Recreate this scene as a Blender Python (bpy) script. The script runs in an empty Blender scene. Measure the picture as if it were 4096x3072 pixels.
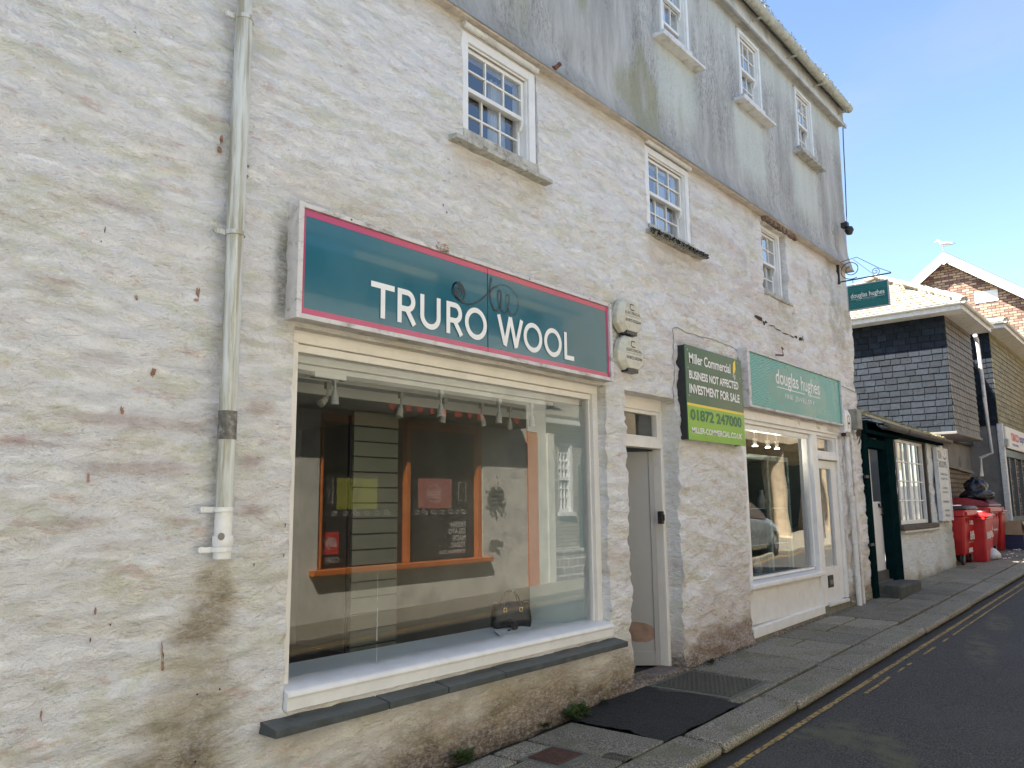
import bpy, math, random
import numpy as np
from mathutils import Vector, Matrix
random.seed(7)
S = bpy.context.scene
COL = S.collection
R = math.radians
# ------------------------------------------------------------------ camera, sky, sun, exposure
CAM = Vector((0, -3.8, 1.6))
M = [(0.64605641, -0.76321358, -0.01077689), (0.10958253, 0.10671531, -0.98823252), (0.75538254, 0.63727299, 0.15257898)]
RI, DN, FW = [Vector(v) for v in M]
cd = bpy.data.cameras.new('camera'); cam = bpy.data.objects.new('camera', cd); COL.objects.link(cam)
cd.sensor_width = 36; cd.lens = 3200 / 4096 * 36; cd.clip_start = .05; cd.clip_end = 2000
mw = Matrix.Identity(4)
for i in range(3):
    mw[i][0] = RI[i]; mw[i][1] = -DN[i]; mw[i][2] = -FW[i]; mw[i][3] = CAM[i]
cam.matrix_world = mw
S.camera = cam
TS = Vector((-.62, .46, 1.0)).normalized()           # towards the sun
elev = math.asin(TS.z)
W = bpy.data.worlds.new("World"); S.world = W; W.use_nodes = True
nt = W.node_tree; bg = nt.nodes['Background']
sky = nt.nodes.new('ShaderNodeTexSky'); sky.sky_type = 'NISHITA'; sky.sun_disc = False
sky.sun_elevation = elev; sky.sun_rotation = math.atan2(TS.x, TS.y)
sky.air_density = 1.0; sky.dust_density = 0.5; sky.ozone_density = 1.6
tc = nt.nodes.new('ShaderNodeTexCoord'); mp = nt.nodes.new('ShaderNodeMapping'); mp.inputs['Scale'].default_value = (1, 1, 2.4)
cn = nt.nodes.new('ShaderNodeTexNoise'); cn.inputs['Scale'].default_value = 2.2; cn.inputs['Detail'].default_value = 7; cn.inputs['Roughness'].default_value = .55
cr = nt.nodes.new('ShaderNodeMapRange'); cr.interpolation_type = 'SMOOTHSTEP'; cm_ = nt.nodes.new('ShaderNodeMix'); cm_.data_type = 'RGBA'
for i_, v_ in zip((1, 2, 3, 4), (.46, .80, 0, .36)): cr.inputs[i_].default_value = v_
nt.links.new(tc.outputs['Generated'], mp.inputs[0]); nt.links.new(mp.outputs[0], cn.inputs['Vector']); nt.links.new(cn.outputs[0], cr.inputs[0]); nt.links.new(cr.outputs[0], cm_.inputs[0])
nt.links.new(sky.outputs[0], cm_.inputs[6]); cm_.inputs[7].default_value = (2.1, 2.3, 2.5, 1)            # thin high cloud
nt.links.new(cm_.outputs[2], bg.inputs[0]); bg.inputs[1].default_value = 0.076
sl = bpy.data.lights.new('sun', 'SUN'); sl.energy = 4.9; sl.angle = R(.5); sl.color = (1, .93, .82)
so = bpy.data.objects.new('sun', sl); COL.objects.link(so)
so.rotation_euler = TS.to_track_quat('Z', 'Y').to_euler(); so.location = (0, 0, 30)
S.view_settings.view_transform = 'Standard'; S.view_settings.look = 'None'
S.view_settings.exposure = 2.15; S.view_settings.gamma = 1
S.render.engine = 'CYCLES'
try:
    S.cycles.max_bounces = 8; S.cycles.diffuse_bounces = 4; S.cycles.glossy_bounces = 4; S.cycles.transparent_max_bounces = 12
    S.cycles.sample_clamp_indirect = 6; S.cycles.use_denoising = True; S.cycles.caustics_reflective = False
except Exception: pass

# ------------------------------------------------------------------ helpers
def ray(px, py): return RI * (px - 2048) + DN * (py - 1536) + FW * 3200
def at(px, py, y=0.):                                 # a point seen in the photo, on the upright plane at depth y
    d = ray(px, py); return CAM + d * ((y - CAM.y) / d.y)
def atx(px, py, x):
    d = ray(px, py); return CAM + d * (x / d.x)
def gz(x): return -.083 + .0237 * x                   # the street climbs gently
def cget(o, k):
    return o.get(k)
def tag(o, label=None, cat=None, group=None, kind=None):
    if label: o['label'] = label
    if cat: o['category'] = cat
    if group: o['group'] = group
    if kind: o['kind'] = kind
    return o
def empty(name, loc=(0, 0, 0), rz=0, **k):
    o = bpy.data.objects.new(name, None); COL.objects.link(o); o.location = loc; o.rotation_euler = (0, 0, rz)
    o.empty_display_size = .1
    return tag(o, **k)
class MB:
    def __init__(s): s.v = []; s.f = []; s.m = []; s.c = []; s.cur = 0; s.tint = 1.
    def face(s, idx): s.f.append(idx); s.m.append(s.cur); s.c.append(s.tint)
    def poly(s, pts):
        n = len(s.v); s.v += [tuple(p) for p in pts]; s.face(list(range(n, n + len(pts)))); return s
    def hexa(s, p):                                   # 8 points: bottom 4 (ccw), top 4
        n = len(s.v); s.v += [tuple(q) for q in p]
        for f in ((3, 2, 1, 0), (4, 5, 6, 7), (0, 1, 5, 4), (1, 2, 6, 5), (2, 3, 7, 6), (3, 0, 4, 7)): s.face([n + i for i in f])
        return s
    def box(s, x0, x1, y0, y1, z0, z1, sl=0):
        a, b = sl * x0, sl * x1
        return s.hexa([(x0, y0, z0 + a), (x1, y0, z0 + b), (x1, y1, z0 + b), (x0, y1, z0 + a), (x0, y0, z1 + a), (x1, y0, z1 + b), (x1, y1, z1 + b), (x0, y1, z1 + a)])
    def obox(s, O, U, V, N, u, v, n):                 # oriented box
        O, U, V, N = map(Vector, (O, U, V, N))
        P = [O, O + U * u, O + U * u + N * n, O + N * n]
        return s.hexa(P + [p + V * v for p in P])
    def tube(s, path, r, n=10, caps=True, r2=None):
        P = [Vector(p) for p in path]; k = len(P); base = len(s.v); up = Vector((0, 0, 1))
        for i, p in enumerate(P):
            t = (P[min(i + 1, k - 1)] - P[max(i - 1, 0)]).normalized()
            a = t.cross(up)
            if a.length < .05: a = t.cross(Vector((1, 0, 0)))
            a.normalize(); b = t.cross(a)
            rr = r if r2 is None else r + (r2 - r) * i / (k - 1)
            if isinstance(r, (list, tuple)): rr = r[i]
            for j in range(n):
                q = 2 * math.pi * j / n; s.v.append(tuple(p + a * math.cos(q) * rr + b * math.sin(q) * rr))
        for i in range(k - 1):
            for j in range(n):
                s.face([base + i * n + j, base + i * n + (j + 1) % n, base + (i + 1) * n + (j + 1) % n, base + (i + 1) * n + j])
        if caps:
            s.face([base + j for j in range(n)][::-1]); s.face([base + (k - 1) * n + j for j in range(n)])
        return s
    def lathe(s, prof, O=(0, 0, 0), axis='z', n=20):
        base = len(s.v); O = Vector(O)
        for r_, h in prof:
            for j in range(n):
                q = 2 * math.pi * j / n; a, b = r_ * math.cos(q), r_ * math.sin(q)
                s.v.append(tuple(O + Vector((a, b, h) if axis == 'z' else (h, a, b) if axis == 'x' else (a, h, b))))
        for i in range(len(prof) - 1):
            for j in range(n): s.face([base + i * n + j, base + i * n + (j + 1) % n, base + (i + 1) * n + (j + 1) % n, base + (i + 1) * n + j])
        s.face([base + j for j in range(n)][::-1]); s.face([base + (len(prof) - 1) * n + j for j in range(n)])
        return s
    def prism(s, pts, d):                             # outline + thickness vector
        n = len(s.v); k = len(pts); d = Vector(d)
        s.v += [tuple(p) for p in pts] + [tuple(Vector(p) + d) for p in pts]
        s.face(list(range(k))[::-1] and [n + i for i in range(k)][::-1]); s.face([n + k + i for i in range(k)])
        for i in range(k): s.face([n + i, n + (i + 1) % k, n + k + (i + 1) % k, n + k + i])
        return s
    def loft(s, rings, close=True, caps=True):
        n = len(rings[0]); b = len(s.v)
        for r_ in rings: s.v += [tuple(p) for p in r_]
        for i in range(len(rings) - 1):
            for j in range(n if close else n - 1): s.face([b + i * n + j, b + i * n + (j + 1) % n, b + (i + 1) * n + (j + 1) % n, b + (i + 1) * n + j])
        if caps:
            s.face([b + j for j in range(n)][::-1]); s.face([b + (len(rings) - 1) * n + j for j in range(n)])
        return s
    def build(s, name, mat=None, parent=None, bevel=0, smooth=False, label=None, **k):
        me = bpy.data.meshes.new(name); me.from_pydata(s.v, [], s.f)
        mats = mat if isinstance(mat, (list, tuple)) else [mat]
        for m in mats:
            if m: me.materials.append(m)
        if len(mats) > 1: me.polygons.foreach_set('material_index', s.m)
        if 1:
            a = me.attributes.new('tint', 'FLOAT', 'FACE'); a.data.foreach_set('value', s.c)
        me.update(calc_edges=True)
        o = bpy.data.objects.new(name, me); COL.objects.link(o)
        if parent: o.parent = parent; o.matrix_parent_inverse = Matrix.Identity(4)
        if parent:
            w = parent; T = Matrix.Identity(4); ch = []
            while w: ch.append(w); w = w.parent
            for w in reversed(ch): T = T @ w.matrix_basis
            me.transform(T.inverted())
        me.validate()
        import bmesh
        bm = bmesh.new(); bm.from_mesh(me); bmesh.ops.recalc_face_normals(bm, faces=bm.faces); bm.to_mesh(me); bm.free()
        if bevel:
            b = o.modifiers.new('bevel', 'BEVEL'); b.width = bevel; b.segments = 2; b.limit_method = 'ANGLE'; b.angle_limit = R(35); b.harden_normals = False
        if smooth:
            me.polygons.foreach_set('use_smooth', [True] * len(me.polygons))
            if smooth != 2: me.set_sharp_from_angle(angle=R(40))
        return tag(o, label, **k)

# numpy value noise
def _h(a, b, s):
    n = (a.astype(np.int64) * 374761393 + b.astype(np.int64) * 668265263 + s * 1274126177) & 0xffffffff
    n = ((n ^ (n >> 13)) * 1274126177) & 0xffffffff
    return ((n ^ (n >> 16)) & 0xffff) / 65535.
def vn(x, y, s=0):
    x = np.asarray(x, float); y = np.asarray(y, float)
    a = np.floor(x); b = np.floor(y); u = x - a; v = y - b; u = u * u * (3 - 2 * u); v = v * v * (3 - 2 * v)
    return (_h(a, b, s) * (1 - u) + _h(a + 1, b, s) * u) * (1 - v) + (_h(a, b + 1, s) * (1 - u) + _h(a + 1, b + 1, s) * u) * v
def fbm(x, y, s=0, o=4):
    t = 0; a = .5; w = 0
    for i in range(o): t = t + a * vn(x * 2 ** i + 17 * i, y * 2 ** i + 5 * i, s + i); w += a; a *= .5
    return t / w
def sst(a, b, x): t = np.clip((x - a) / (b - a), 0, 1); return t * t * (3 - 2 * t)

# ------------------------------------------------------------------ materials
def newmat(name):
    m = bpy.data.materials.new(name); m.use_nodes = True
    return m, m.node_tree, m.node_tree.nodes['Principled BSDF']
def nd(t, typ, **k):
    n = t.nodes.new(typ)
    for a, b in k.items():
        if a.startswith('i_'): n.inputs[a[2:].replace('_', ' ')].default_value = b
        else: setattr(n, a, b)
    return n
def coords(t, scale=(1, 1, 1), rot=(0, 0, 0)):
    g = nd(t, 'ShaderNodeNewGeometry'); mp = nd(t, 'ShaderNodeMapping'); mp.inputs['Scale'].default_value = scale; mp.inputs['Rotation'].default_value = rot
    t.links.new(g.outputs['Position'], mp.inputs['Vector']); return mp.outputs[0]
def noise(t, vec, scale, detail=4, rough=.55, dist=0):
    n = nd(t, 'ShaderNodeTexNoise'); n.inputs['Scale'].default_value = scale; n.inputs['Detail'].default_value = detail
    n.inputs['Roughness'].default_value = rough; n.inputs['Distortion'].default_value = dist
    if vec is not None: t.links.new(vec, n.inputs['Vector'])
    return n.outputs[0]
def ramp(t, v, a, b, lo=0., hi=1.):
    m = nd(t, 'ShaderNodeMapRange', interpolation_type='SMOOTHSTEP'); t.links.new(v, m.inputs[0])
    for i, q in zip((1, 2, 3, 4), (a, b, lo, hi)): m.inputs[i].default_value = q
    return m.outputs[0]
def mix(t, f, a, b, mode='MIX'):
    m = nd(t, 'ShaderNodeMix', data_type='RGBA', blend_type=mode)
    for k, q in ((0, f), (6, a), (7, b)):
        if isinstance(q, (int, float)): m.inputs[k].default_value = q
        elif isinstance(q, tuple): m.inputs[k].default_value = (*q[:3], 1)
        else: t.links.new(q, m.inputs[k])
    return m.outputs[2]
def bump(t, h, dist, strength=1, prev=None):
    b = nd(t, 'ShaderNodeBump'); b.inputs['Distance'].default_value = dist; b.inputs['Strength'].default_value = strength
    t.links.new(h, b.inputs['Height'])
    if prev is not None: t.links.new(prev, b.inputs['Normal'])
    return b.outputs[0]
MATS = {}
def mat(name, col, rough=.6, var=.12, sc=6, bmp=0, bsc=60, metal=0, spec=.5, stretch=(1, 1, 1), dirt=None, dsc=3, damt=.5, tint=False, coat=0, dlo=.5, dhi=.72):
    if name in MATS: return MATS[name]
    m, t, p = newmat(name); v = coords(t, stretch)
    n = noise(t, v, sc, 5)
    lo = tuple(c * (1 - var) for c in col); hi = tuple(min(1, c * (1 + var)) for c in col)
    c = mix(t, ramp(t, n, .3, .7), lo, hi)
    if dirt: c = mix(t, ramp(t, noise(t, v, dsc, 6, .65), dlo, dhi, 0, damt), c, dirt)
    if tint:
        a = nd(t, 'ShaderNodeAttribute', attribute_name='tint'); c = mix(t, 1., c, a.outputs['Color'], 'MULTIPLY')
    t.links.new(c, p.inputs['Base Color']); p.inputs['Roughness'].default_value = rough; p.inputs['Metallic'].default_value = metal
    t.links.new(ramp(t, n, .2, .8, max(0, rough - .08), min(1, rough + .08)), p.inputs['Roughness'])
    p.inputs['Specular IOR Level'].default_value = spec
    if coat: p.inputs['Coat Weight'].default_value = coat
    if bmp: t.links.new(bump(t, noise(t, v, bsc, 4), bmp), p.inputs['Normal'])
    MATS[name] = m; return m
def glassmat(name, dist=0, tintc=(.93, .96, .95), k=1.8, bs=2.):
    m, t, p = newmat(name); t.nodes.remove(p); out = t.nodes['Material Output']
    tr = nd(t, 'ShaderNodeBsdfTransparent'); tr.inputs[0].default_value = (*tintc, 1)
    gl = nd(t, 'ShaderNodeBsdfGlossy'); gl.inputs['Roughness'].default_value = 0; gl.inputs[0].default_value = (1, 1, 1, 1)
    fr = nd(t, 'ShaderNodeFresnel'); gb = nd(t, 'ShaderNodeNewGeometry'); io = nd(t, 'ShaderNodeMapRange'); io.inputs[3].default_value = 1.5; io.inputs[4].default_value = 1 / 1.5
    t.links.new(gb.outputs['Backfacing'], io.inputs[0]); t.links.new(io.outputs[0], fr.inputs[0])
    mu = nd(t, 'ShaderNodeMath', operation='MULTIPLY', use_clamp=True); mu.inputs[1].default_value = k
    ms = nd(t, 'ShaderNodeMixShader')
    t.links.new(fr.outputs[0], mu.inputs[0]); t.links.new(mu.outputs[0], ms.inputs[0]); t.links.new(tr.outputs[0], ms.inputs[1]); t.links.new(gl.outputs[0], ms.inputs[2])
    if dist:
        b = bump(t, noise(t, coords(t), bs, 1), dist); t.links.new(b, gl.inputs['Normal'])
    t.links.new(ms.outputs[0], out.inputs[0]); return m

def wallmat(name, white, cream, pink, fine=.010, upper=False):
    m, t, p = newmat(name)
    st = nd(t, 'ShaderNodeAttribute', attribute_name='stain')
    if not upper:
        v = coords(t, (1, 1, 2.6), (0, R(9), 0)); v2 = coords(t, (1, 1, 3.6), (0, R(14), 0)); v0 = coords(t)
        c = mix(t, ramp(t, noise(t, v, 1.9, 10, .78), .49, .58, 0, .8), white, cream)
        c = mix(t, ramp(t, noise(t, v2, 2.9, 10, .78), .54, .63, 0, .75), c, pink)
        c = mix(t, ramp(t, noise(t, v, 6.5, 9, .8), .57, .68, 0, .75), c, tuple(x * .66 for x in cream))
        c = mix(t, ramp(t, noise(t, v2, 11, 8, .8), .60, .70, 0, .7), c, tuple(x * .62 for x in pink))
        c = mix(t, ramp(t, noise(t, v, 30, 7, .9), .60, .70, 0, .42), c, (.34, .30, .25))
    else:
        v = coords(t, (1, 1, .16)); v2 = coords(t, (1, 1, .10)); v0 = coords(t); v3 = coords(t, (1, 1, .35))
        c = mix(t, ramp(t, noise(t, v, 3.2, 8, .72), .36, .62, 0, .85), white, cream)
        c = mix(t, ramp(t, noise(t, v2, 2.2, 8, .68), .55, .68, 0, .7), c, pink)
        g = nd(t, 'ShaderNodeMath', operation='MULTIPLY'); t.links.new(ramp(t, noise(t, v3, 40, 6, .85), .45, .60, 0, .62), g.inputs[0]); t.links.new(ramp(t, noise(t, v3, 1.7, 6, .7), .42, .58), g.inputs[1])
        c = mix(t, g.outputs[0], c, (.14, .14, .13))
    ga = nd(t, 'ShaderNodeMath', operation='MULTIPLY'); t.links.new(st.outputs['Alpha'], ga.inputs[0]); t.links.new(ramp(t, noise(t, coords(t, (1, 1, 1.8)), 24, 9, .85), .38, .58, .62, 1.), ga.inputs[1])
    c = mix(t, ga.outputs[0], c, st.outputs['Color'])
    # broken, wind-eaten edges of the stains
    t.links.new(c, p.inputs['Base Color']); p.inputs['Roughness'].default_value = .85; p.inputs['Specular IOR Level'].default_value = .25
    if not upper:
        vb = coords(t, (1, 1, 2.2), (0, R(10), 0))
        b = bump(t, noise(t, vb, 7, 7, .66, .9), .048)
        b = bump(t, noise(t, vb, 19, 6, .68), .018, 1, b)
        b = bump(t, noise(t, v0, 110, 3, .6), .002, 1, b)
    else:
        b = bump(t, noise(t, coords(t, (1, 1, .5)), 26, 8, .8), .018)
    t.links.new(b, p.inputs['Normal']); return m
M_wall = wallmat('whitewashed_rubble', (.88, .87, .865), (.75, .745, .63), (.70, .545, .49))
M_upper = wallmat('weathered_render', (.56, .56, .54), (.35, .345, .33), (.35, .34, .25), upper=True)
M_eave = mat('eaves_render', (.48, .48, .46), .8, .15, 5, .004, 30, dirt=(.25, .25, .22), dsc=6, damt=.6, stretch=(1, 1, .4))
M_white = mat('white_gloss_paint', (.76, .76, .75), .35, .04, 8, .0008, 80, dirt=(.5, .46, .38), dsc=5, damt=.25)
M_oldwhite = mat('weathered_white_paint', (.66, .655, .64), .5, .07, 10, .002, 60, dirt=(.32, .28, .22), dsc=9, damt=.6)
M_cream = mat('cream_paint', (.70, .65, .56), .5, .05, 6, .001, 50, dirt=(.5, .42, .32), dsc=4, damt=.3)
M_pipe = mat('greyed_plastic', (.58, .60, .57), .45, .08, 5, .0006, 90, dirt=(.27, .24, .15), dsc=3.5, damt=.85, stretch=(6, 6, .35), dlo=.42, dhi=.6)
M_pipew = mat('white_plastic', (.74, .74, .72), .4, .05, 8, dirt=(.45, .4, .3), dsc=6, damt=.3)
M_slate = mat('dark_slate_sill', (.050, .062, .064), .45, .25, 7, .002, 40, dirt=(.12, .12, .11), dsc=14, damt=.4)
M_glass = glassmat('shop_glass', 0)
M_glassw = glassmat('old_wavy_glass', .002, bs=2., k=3.2)
M_glassd = glassmat('rippled_shop_glass', .010, bs=.9, k=2.3)
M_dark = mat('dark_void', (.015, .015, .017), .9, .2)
M_room = mat('dim_plaster', (.30, .29, .26), .8, .1, 3)
M_ceil = mat('ceiling_paint', (.46, .45, .43), .75, .05, 3)
M_black = mat('black_rubber', (.02, .02, .021), .5, .2, 20)
M_moss = mat('moss', (.16, .15, .07), .95, .45, 30, .02, 45, dirt=(.30, .18, .10), dsc=12, damt=.8)
M_lichen = mat('mossy_gutter', (.42, .42, .36), .8, .15, 12, .006, 30, dirt=(.20, .19, .12), dsc=14, damt=.9)
M_rust = mat('rust', (.16, .07, .04), .8, .4, 30, .003, 60)
M_granite = None
def granite(name, base, amt=.75):
    m, t, p = newmat(name); v = coords(t)
    a = nd(t, 'ShaderNodeAttribute', attribute_name='tint')
    c = mix(t, ramp(t, noise(t, v, 95, 3, .6), .44, .58), tuple(x * .50 for x in base), tuple(min(1, x * 1.55) for x in base))
    c = mix(t, ramp(t, noise(t, v, 2.3, 6, .7), .48, .66, 0, .6), c, (base[0] * .62, base[1] * .66, base[2] * .45))
    c = mix(t, ramp(t, noise(t, v, 4.1, 5, .7), .58, .70, 0, .45), c, (.16, .115, .095))
    c = mix(t, 1., c, a.outputs['Color'], 'MULTIPLY')
    t.links.new(c, p.inputs['Base Color']); p.inputs['Roughness'].default_value = .8; p.inputs['Specular IOR Level'].default_value = .35
    b = bump(t, noise(t, v, 9, 5), .012); b = bump(t, noise(t, v, 110, 3), .002, 1, b); t.links.new(b, p.inputs['Normal'])
    return m
M_granite = granite('granite', (.235, .215, .17))
def asphalt(name, base, moss=False):
    m, t, p = newmat(name); v = coords(t)
    c = mix(t, ramp(t, noise(t, v, 75, 5, .85), .44, .60), tuple(x * .45 for x in base), tuple(x * 1.9 for x in base))
    c = mix(t, ramp(t, noise(t, v, 38, 4, .85), .60, .68, 0, .5), c, tuple(x * 3 for x in base))
    c = mix(t, ramp(t, noise(t, v, 1.1, 6, .65), .45, .7, 0, .4), c, tuple(x * 1.45 for x in base))
    w = nd(t, 'ShaderNodeTexVoronoi'); w.inputs['Scale'].default_value = 9; t.links.new(v, w.inputs['Vector'])
    c = mix(t, ramp(t, w.outputs['Distance'], .035, .05, .8, 0), c, (.30, .29, .27))
    st = nd(t, 'ShaderNodeAttribute', attribute_name='stain'); c = mix(t, st.outputs['Alpha'], c, st.outputs['Color'])
    t.links.new(c, p.inputs['Base Color']); p.inputs['Roughness'].default_value = .75; p.inputs['Specular IOR Level'].default_value = .3
    t.links.new(bump(t, noise(t, v, 90, 4, .8), .014), p.inputs['Normal']); return m
M_road = asphalt('road_asphalt', (.068, .066, .064))
M_patch = asphalt('fresh_tarmac', (.030, .029, .028))
def brickmat(name, c1, c2, mortar, bw, bh, ms, axis='yz', bmp=.01, off=.5, squash=1., patch=None):
    m, t, p = newmat(name)
    g = nd(t, 'ShaderNodeNewGeometry'); sp = nd(t, 'ShaderNodeSeparateXYZ'); cb = nd(t, 'ShaderNodeCombineXYZ')
    t.links.new(g.outputs['Position'], sp.inputs[0])
    t.links.new(sp.outputs['XYZ'.index(axis[0].upper())], cb.inputs[0]); t.links.new(sp.outputs['XYZ'.index(axis[1].upper())], cb.inputs[1])
    ad = nd(t, 'ShaderNodeMixRGB'); ad.blend_type = 'ADD'; ad.inputs[0].default_value = .05 if bmp > .02 else .012
    nz = nd(t, 'ShaderNodeTexNoise'); nz.inputs['Scale'].default_value = 6; t.links.new(cb.outputs[0], nz.inputs['Vector'])
    t.links.new(cb.outputs[0], ad.inputs[1]); t.links.new(nz.outputs['Color'], ad.inputs[2])
    b = nd(t, 'ShaderNodeTexBrick'); b.offset = off; b.inputs['Scale'].default_value = 1; b.inputs['Brick Width'].default_value = bw; b.inputs['Row Height'].default_value = bh
    b.inputs['Mortar Size'].default_value = ms; b.inputs['Mortar Smooth'].default_value = .3; b.inputs['Bias'].default_value = 0
    b.inputs['Color1'].default_value = (*c1, 1); b.inputs['Color2'].default_value = (*c2, 1); b.inputs['Mortar'].default_value = (*mortar, 1)
    t.links.new(ad.outputs[0], b.inputs['Vector'])
    c = mix(t, ramp(t, noise(t, coords(t), 3, 5), .3, .7, 0, .35), b.outputs['Color'], tuple(x * .6 for x in c1))
    if patch: c = mix(t, ramp(t, noise(t, coords(t), 5, 7, .7), .5, .62, 0, .7), c, patch)
    t.links.new(c, p.inputs['Base Color']); p.inputs['Roughness'].default_value = .85
    iv = nd(t, 'ShaderNodeMath', operation='SUBTRACT'); iv.inputs[0].default_value = 1; t.links.new(b.outputs['Fac'], iv.inputs[1])
    n = bump(t, iv.outputs[0], bmp); n = bump(t, noise(t, coords(t), 30, 4), .006, 1, n)
    t.links.new(n, p.inputs['Normal']); return m
M_slatey = mat('hung_slate', (.016, .021, .029), .6, .2, 9, .003, 30, tint=True, dirt=(.035, .04, .046), dsc=22, damt=.6, spec=.12)
M_slatex = mat('hung_slate_brown', (.115, .102, .083), .6, .2, 9, .003, 30, tint=True)
M_slateo = mat('hung_slate_olive', (.20, .185, .115), .7, .2, 9, .003, 30, tint=True)
M_roofsl = mat('roof_slate_lichen', (.33, .31, .24), .75, .2, 9, .004, 30, tint=True)
M_teal = None
def emis(name, col, s):
    m, t, p = newmat(name); p.inputs['Emission Color'].default_value = (*col, 1); p.inputs['Emission Strength'].default_value = s; p.inputs['Base Color'].default_value = (.8, .8, .8, 1); return m

# ------------------------------------------------------------------ lettering
def text(s, matl, parent, O, U, V, w, h, name='lettering', ext=.0015, bold=0., shear=0., label=None, warp=None):
    cu = bpy.data.curves.new('tmp', 'FONT'); cu.body = s; cu.size = 1; cu.offset = bold; cu.shear = shear; cu.resolution_u = 6; cu.fill_mode = 'BOTH'
    ob = bpy.data.objects.new('tmp', cu); COL.objects.link(ob)
    dg = bpy.context.evaluated_depsgraph_get(); dg.update()
    me = bpy.data.meshes.new_from_object(ob.evaluated_get(dg)); bpy.data.objects.remove(ob); bpy.data.curves.remove(cu)
    n = len(me.vertices); a = np.zeros(n * 3); me.vertices.foreach_get('co', a); a = a.reshape(-1, 3)
    lo = a.min(0); sz = a.max(0) - lo; sz[sz == 0] = 1
    O, U, V = Vector(O), Vector(U).normalized(), Vector(V).normalized(); N = U.cross(V)
    mb = MB()
    fs = [list(p.vertices) for p in me.polygons]
    uv = [((q[0] - lo[0]) / sz[0], (q[1] - lo[1]) / sz[1]) for q in a]
    mb.v = [tuple(O + U * (u * w) + V * (v * h) + N * ext) for u, v in uv]
    for f in fs: mb.face(f)
    bpy.data.meshes.remove(me)
    return mb.build(name, matl, parent, label=label)
def ribbon(mb, pts, wd, O, U, V, n_off=.002, closed=False, taper=None):
    O, U, V = Vector(O), Vector(U), Vector(V); N = U.cross(V).normalized(); k = len(pts)
    L = []; Rr = []
    for i, (x, y) in enumerate(pts):
        a = pts[(i - 1) % k] if closed or i > 0 else pts[i]; b = pts[(i + 1) % k] if closed or i < k - 1 else pts[i]
        dx, dy = b[0] - a[0], b[1] - a[1]; l = math.hypot(dx, dy) or 1; nx, ny = -dy / l, dx / l
        w_ = wd / 2
        if not closed and taper: w_ *= taper(i / (k - 1))
        elif 0 < i < k - 1 or closed:                     # mitre
            d1 = (pts[i][0] - a[0], pts[i][1] - a[1]); l1 = math.hypot(*d1) or 1
            c = (d1[0] * dx + d1[1] * dy) / l1 / l; w_ = w_ / max(.5, c)
        L.append(O + U * (x + nx * w_) + V * (y + ny * w_) + N * n_off); Rr.append(O + U * (x - nx * w_) + V * (y - ny * w_) + N * n_off)
    b = len(mb.v); mb.v += [tuple(p) for p in L + Rr]
    for i in range(k if closed else k - 1):
        j = (i + 1) % k; mb.face([b + i, b + j, b + k + j, b + k + i])
def arc(cx, cy, rx, ry, a0, a1, n=24): return [(cx + rx * math.cos(R(a0 + (a1 - a0) * i / n)), cy + ry * math.sin(R(a0 + (a1 - a0) * i / n))) for i in range(n + 1)]
X_, Z_ = Vector((1, 0, 0)), Vector((0, 0, 1))

# ------------------------------------------------------------------ ground, road, pavement, kerb
def gridmesh(name, xs, ys, zf, matl, stain=None, warp=0, **k):
    X, Y = np.meshgrid(xs, ys, indexing='ij'); Z = zf(X, Y)
    if warp: X, Y = X + warp * (fbm(X * 4, Y * 4, 44, 5) - .5) * 2, Y + .5 * warp * (fbm(X * 4, Y * 4, 55, 5) - .5) * 2
    nx, ny = len(xs), len(ys); v = np.stack([X, Y, Z], -1).reshape(-1, 3)
    i = np.arange(nx * ny).reshape(nx, ny); f = np.stack([i[:-1, :-1], i[1:, :-1], i[1:, 1:], i[:-1, 1:]], -1).reshape(-1, 4)
    me = bpy.data.meshes.new(name); me.from_pydata(v.tolist(), [], f.tolist()); me.materials.append(matl)
    if stain is not None:
        a = me.attributes.new('stain', 'FLOAT_COLOR', 'POINT'); a.data.foreach_set('color', stain(X, Y).reshape(-1).astype(np.float32))
    me.polygons.foreach_set('use_smooth', [True] * len(f)); me.update()
    o = bpy.data.objects.new(name, me); COL.objects.link(o); return tag(o, **k)
g = MB(); g.poly([(-300, -300, gz(-300) - .10), (400, -300, gz(400) - .10), (400, 300, gz(400) - .10), (-300, 300, gz(-300) - .10)])
M_far = mat('town_ground', (.10, .10, .09), .9, .2, .3)
g.build('ground', M_far, kind='structure')
def roadstain(X, Y):
    o = np.zeros(X.shape + (4,)); 
    for cx, cy, sx, sy, rot in ((6.15, -1.72, .40, .17, .3), (5.95, -2.05, .5, .14, .5), (9.9, -1.9, .9, .16, .2), (11.8, -1.75, .9, .15, .2), (6.0, -1.5, .16, .12, 0)):
        dx, dy = X - cx, Y - cy; u = (dx * math.cos(rot) + dy * math.sin(rot)) / sx; w = (-dx * math.sin(rot) + dy * math.cos(rot)) / sy
        m = sst(1.25, .55, np.sqrt(u * u + w * w) + .5 * (fbm(X * 7, Y * 7, 4) - .5))
        m = m * sst(.3, .6, fbm(X * 16, Y * 16, 9)); o[..., :3] = np.where(m[..., None] > .02, (.15, .145, .085), o[..., :3]); o[..., 3] = np.maximum(o[..., 3], m * .6)
    m = sst(.1, 0, np.abs(Y + 1.28)) * .7; o[..., :3] = np.where((m > o[..., 3])[..., None], (.03, .03, .027), o[..., :3]); o[..., 3] = np.maximum(o[..., 3], m)
    return o
gridmesh('road', np.concatenate([np.arange(-12, 1, 1.), np.arange(1, 16, .05), np.arange(16, 80, 1.)]), np.concatenate([np.arange(-4.3, -1.2, .05), [-1.2]]),
         lambda X, Y: gz(X) - .085 + .006 * (fbm(X * .8, Y * .8, 2) - .5) + .0 * Y, M_road, roadstain, kind='structure')
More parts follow.
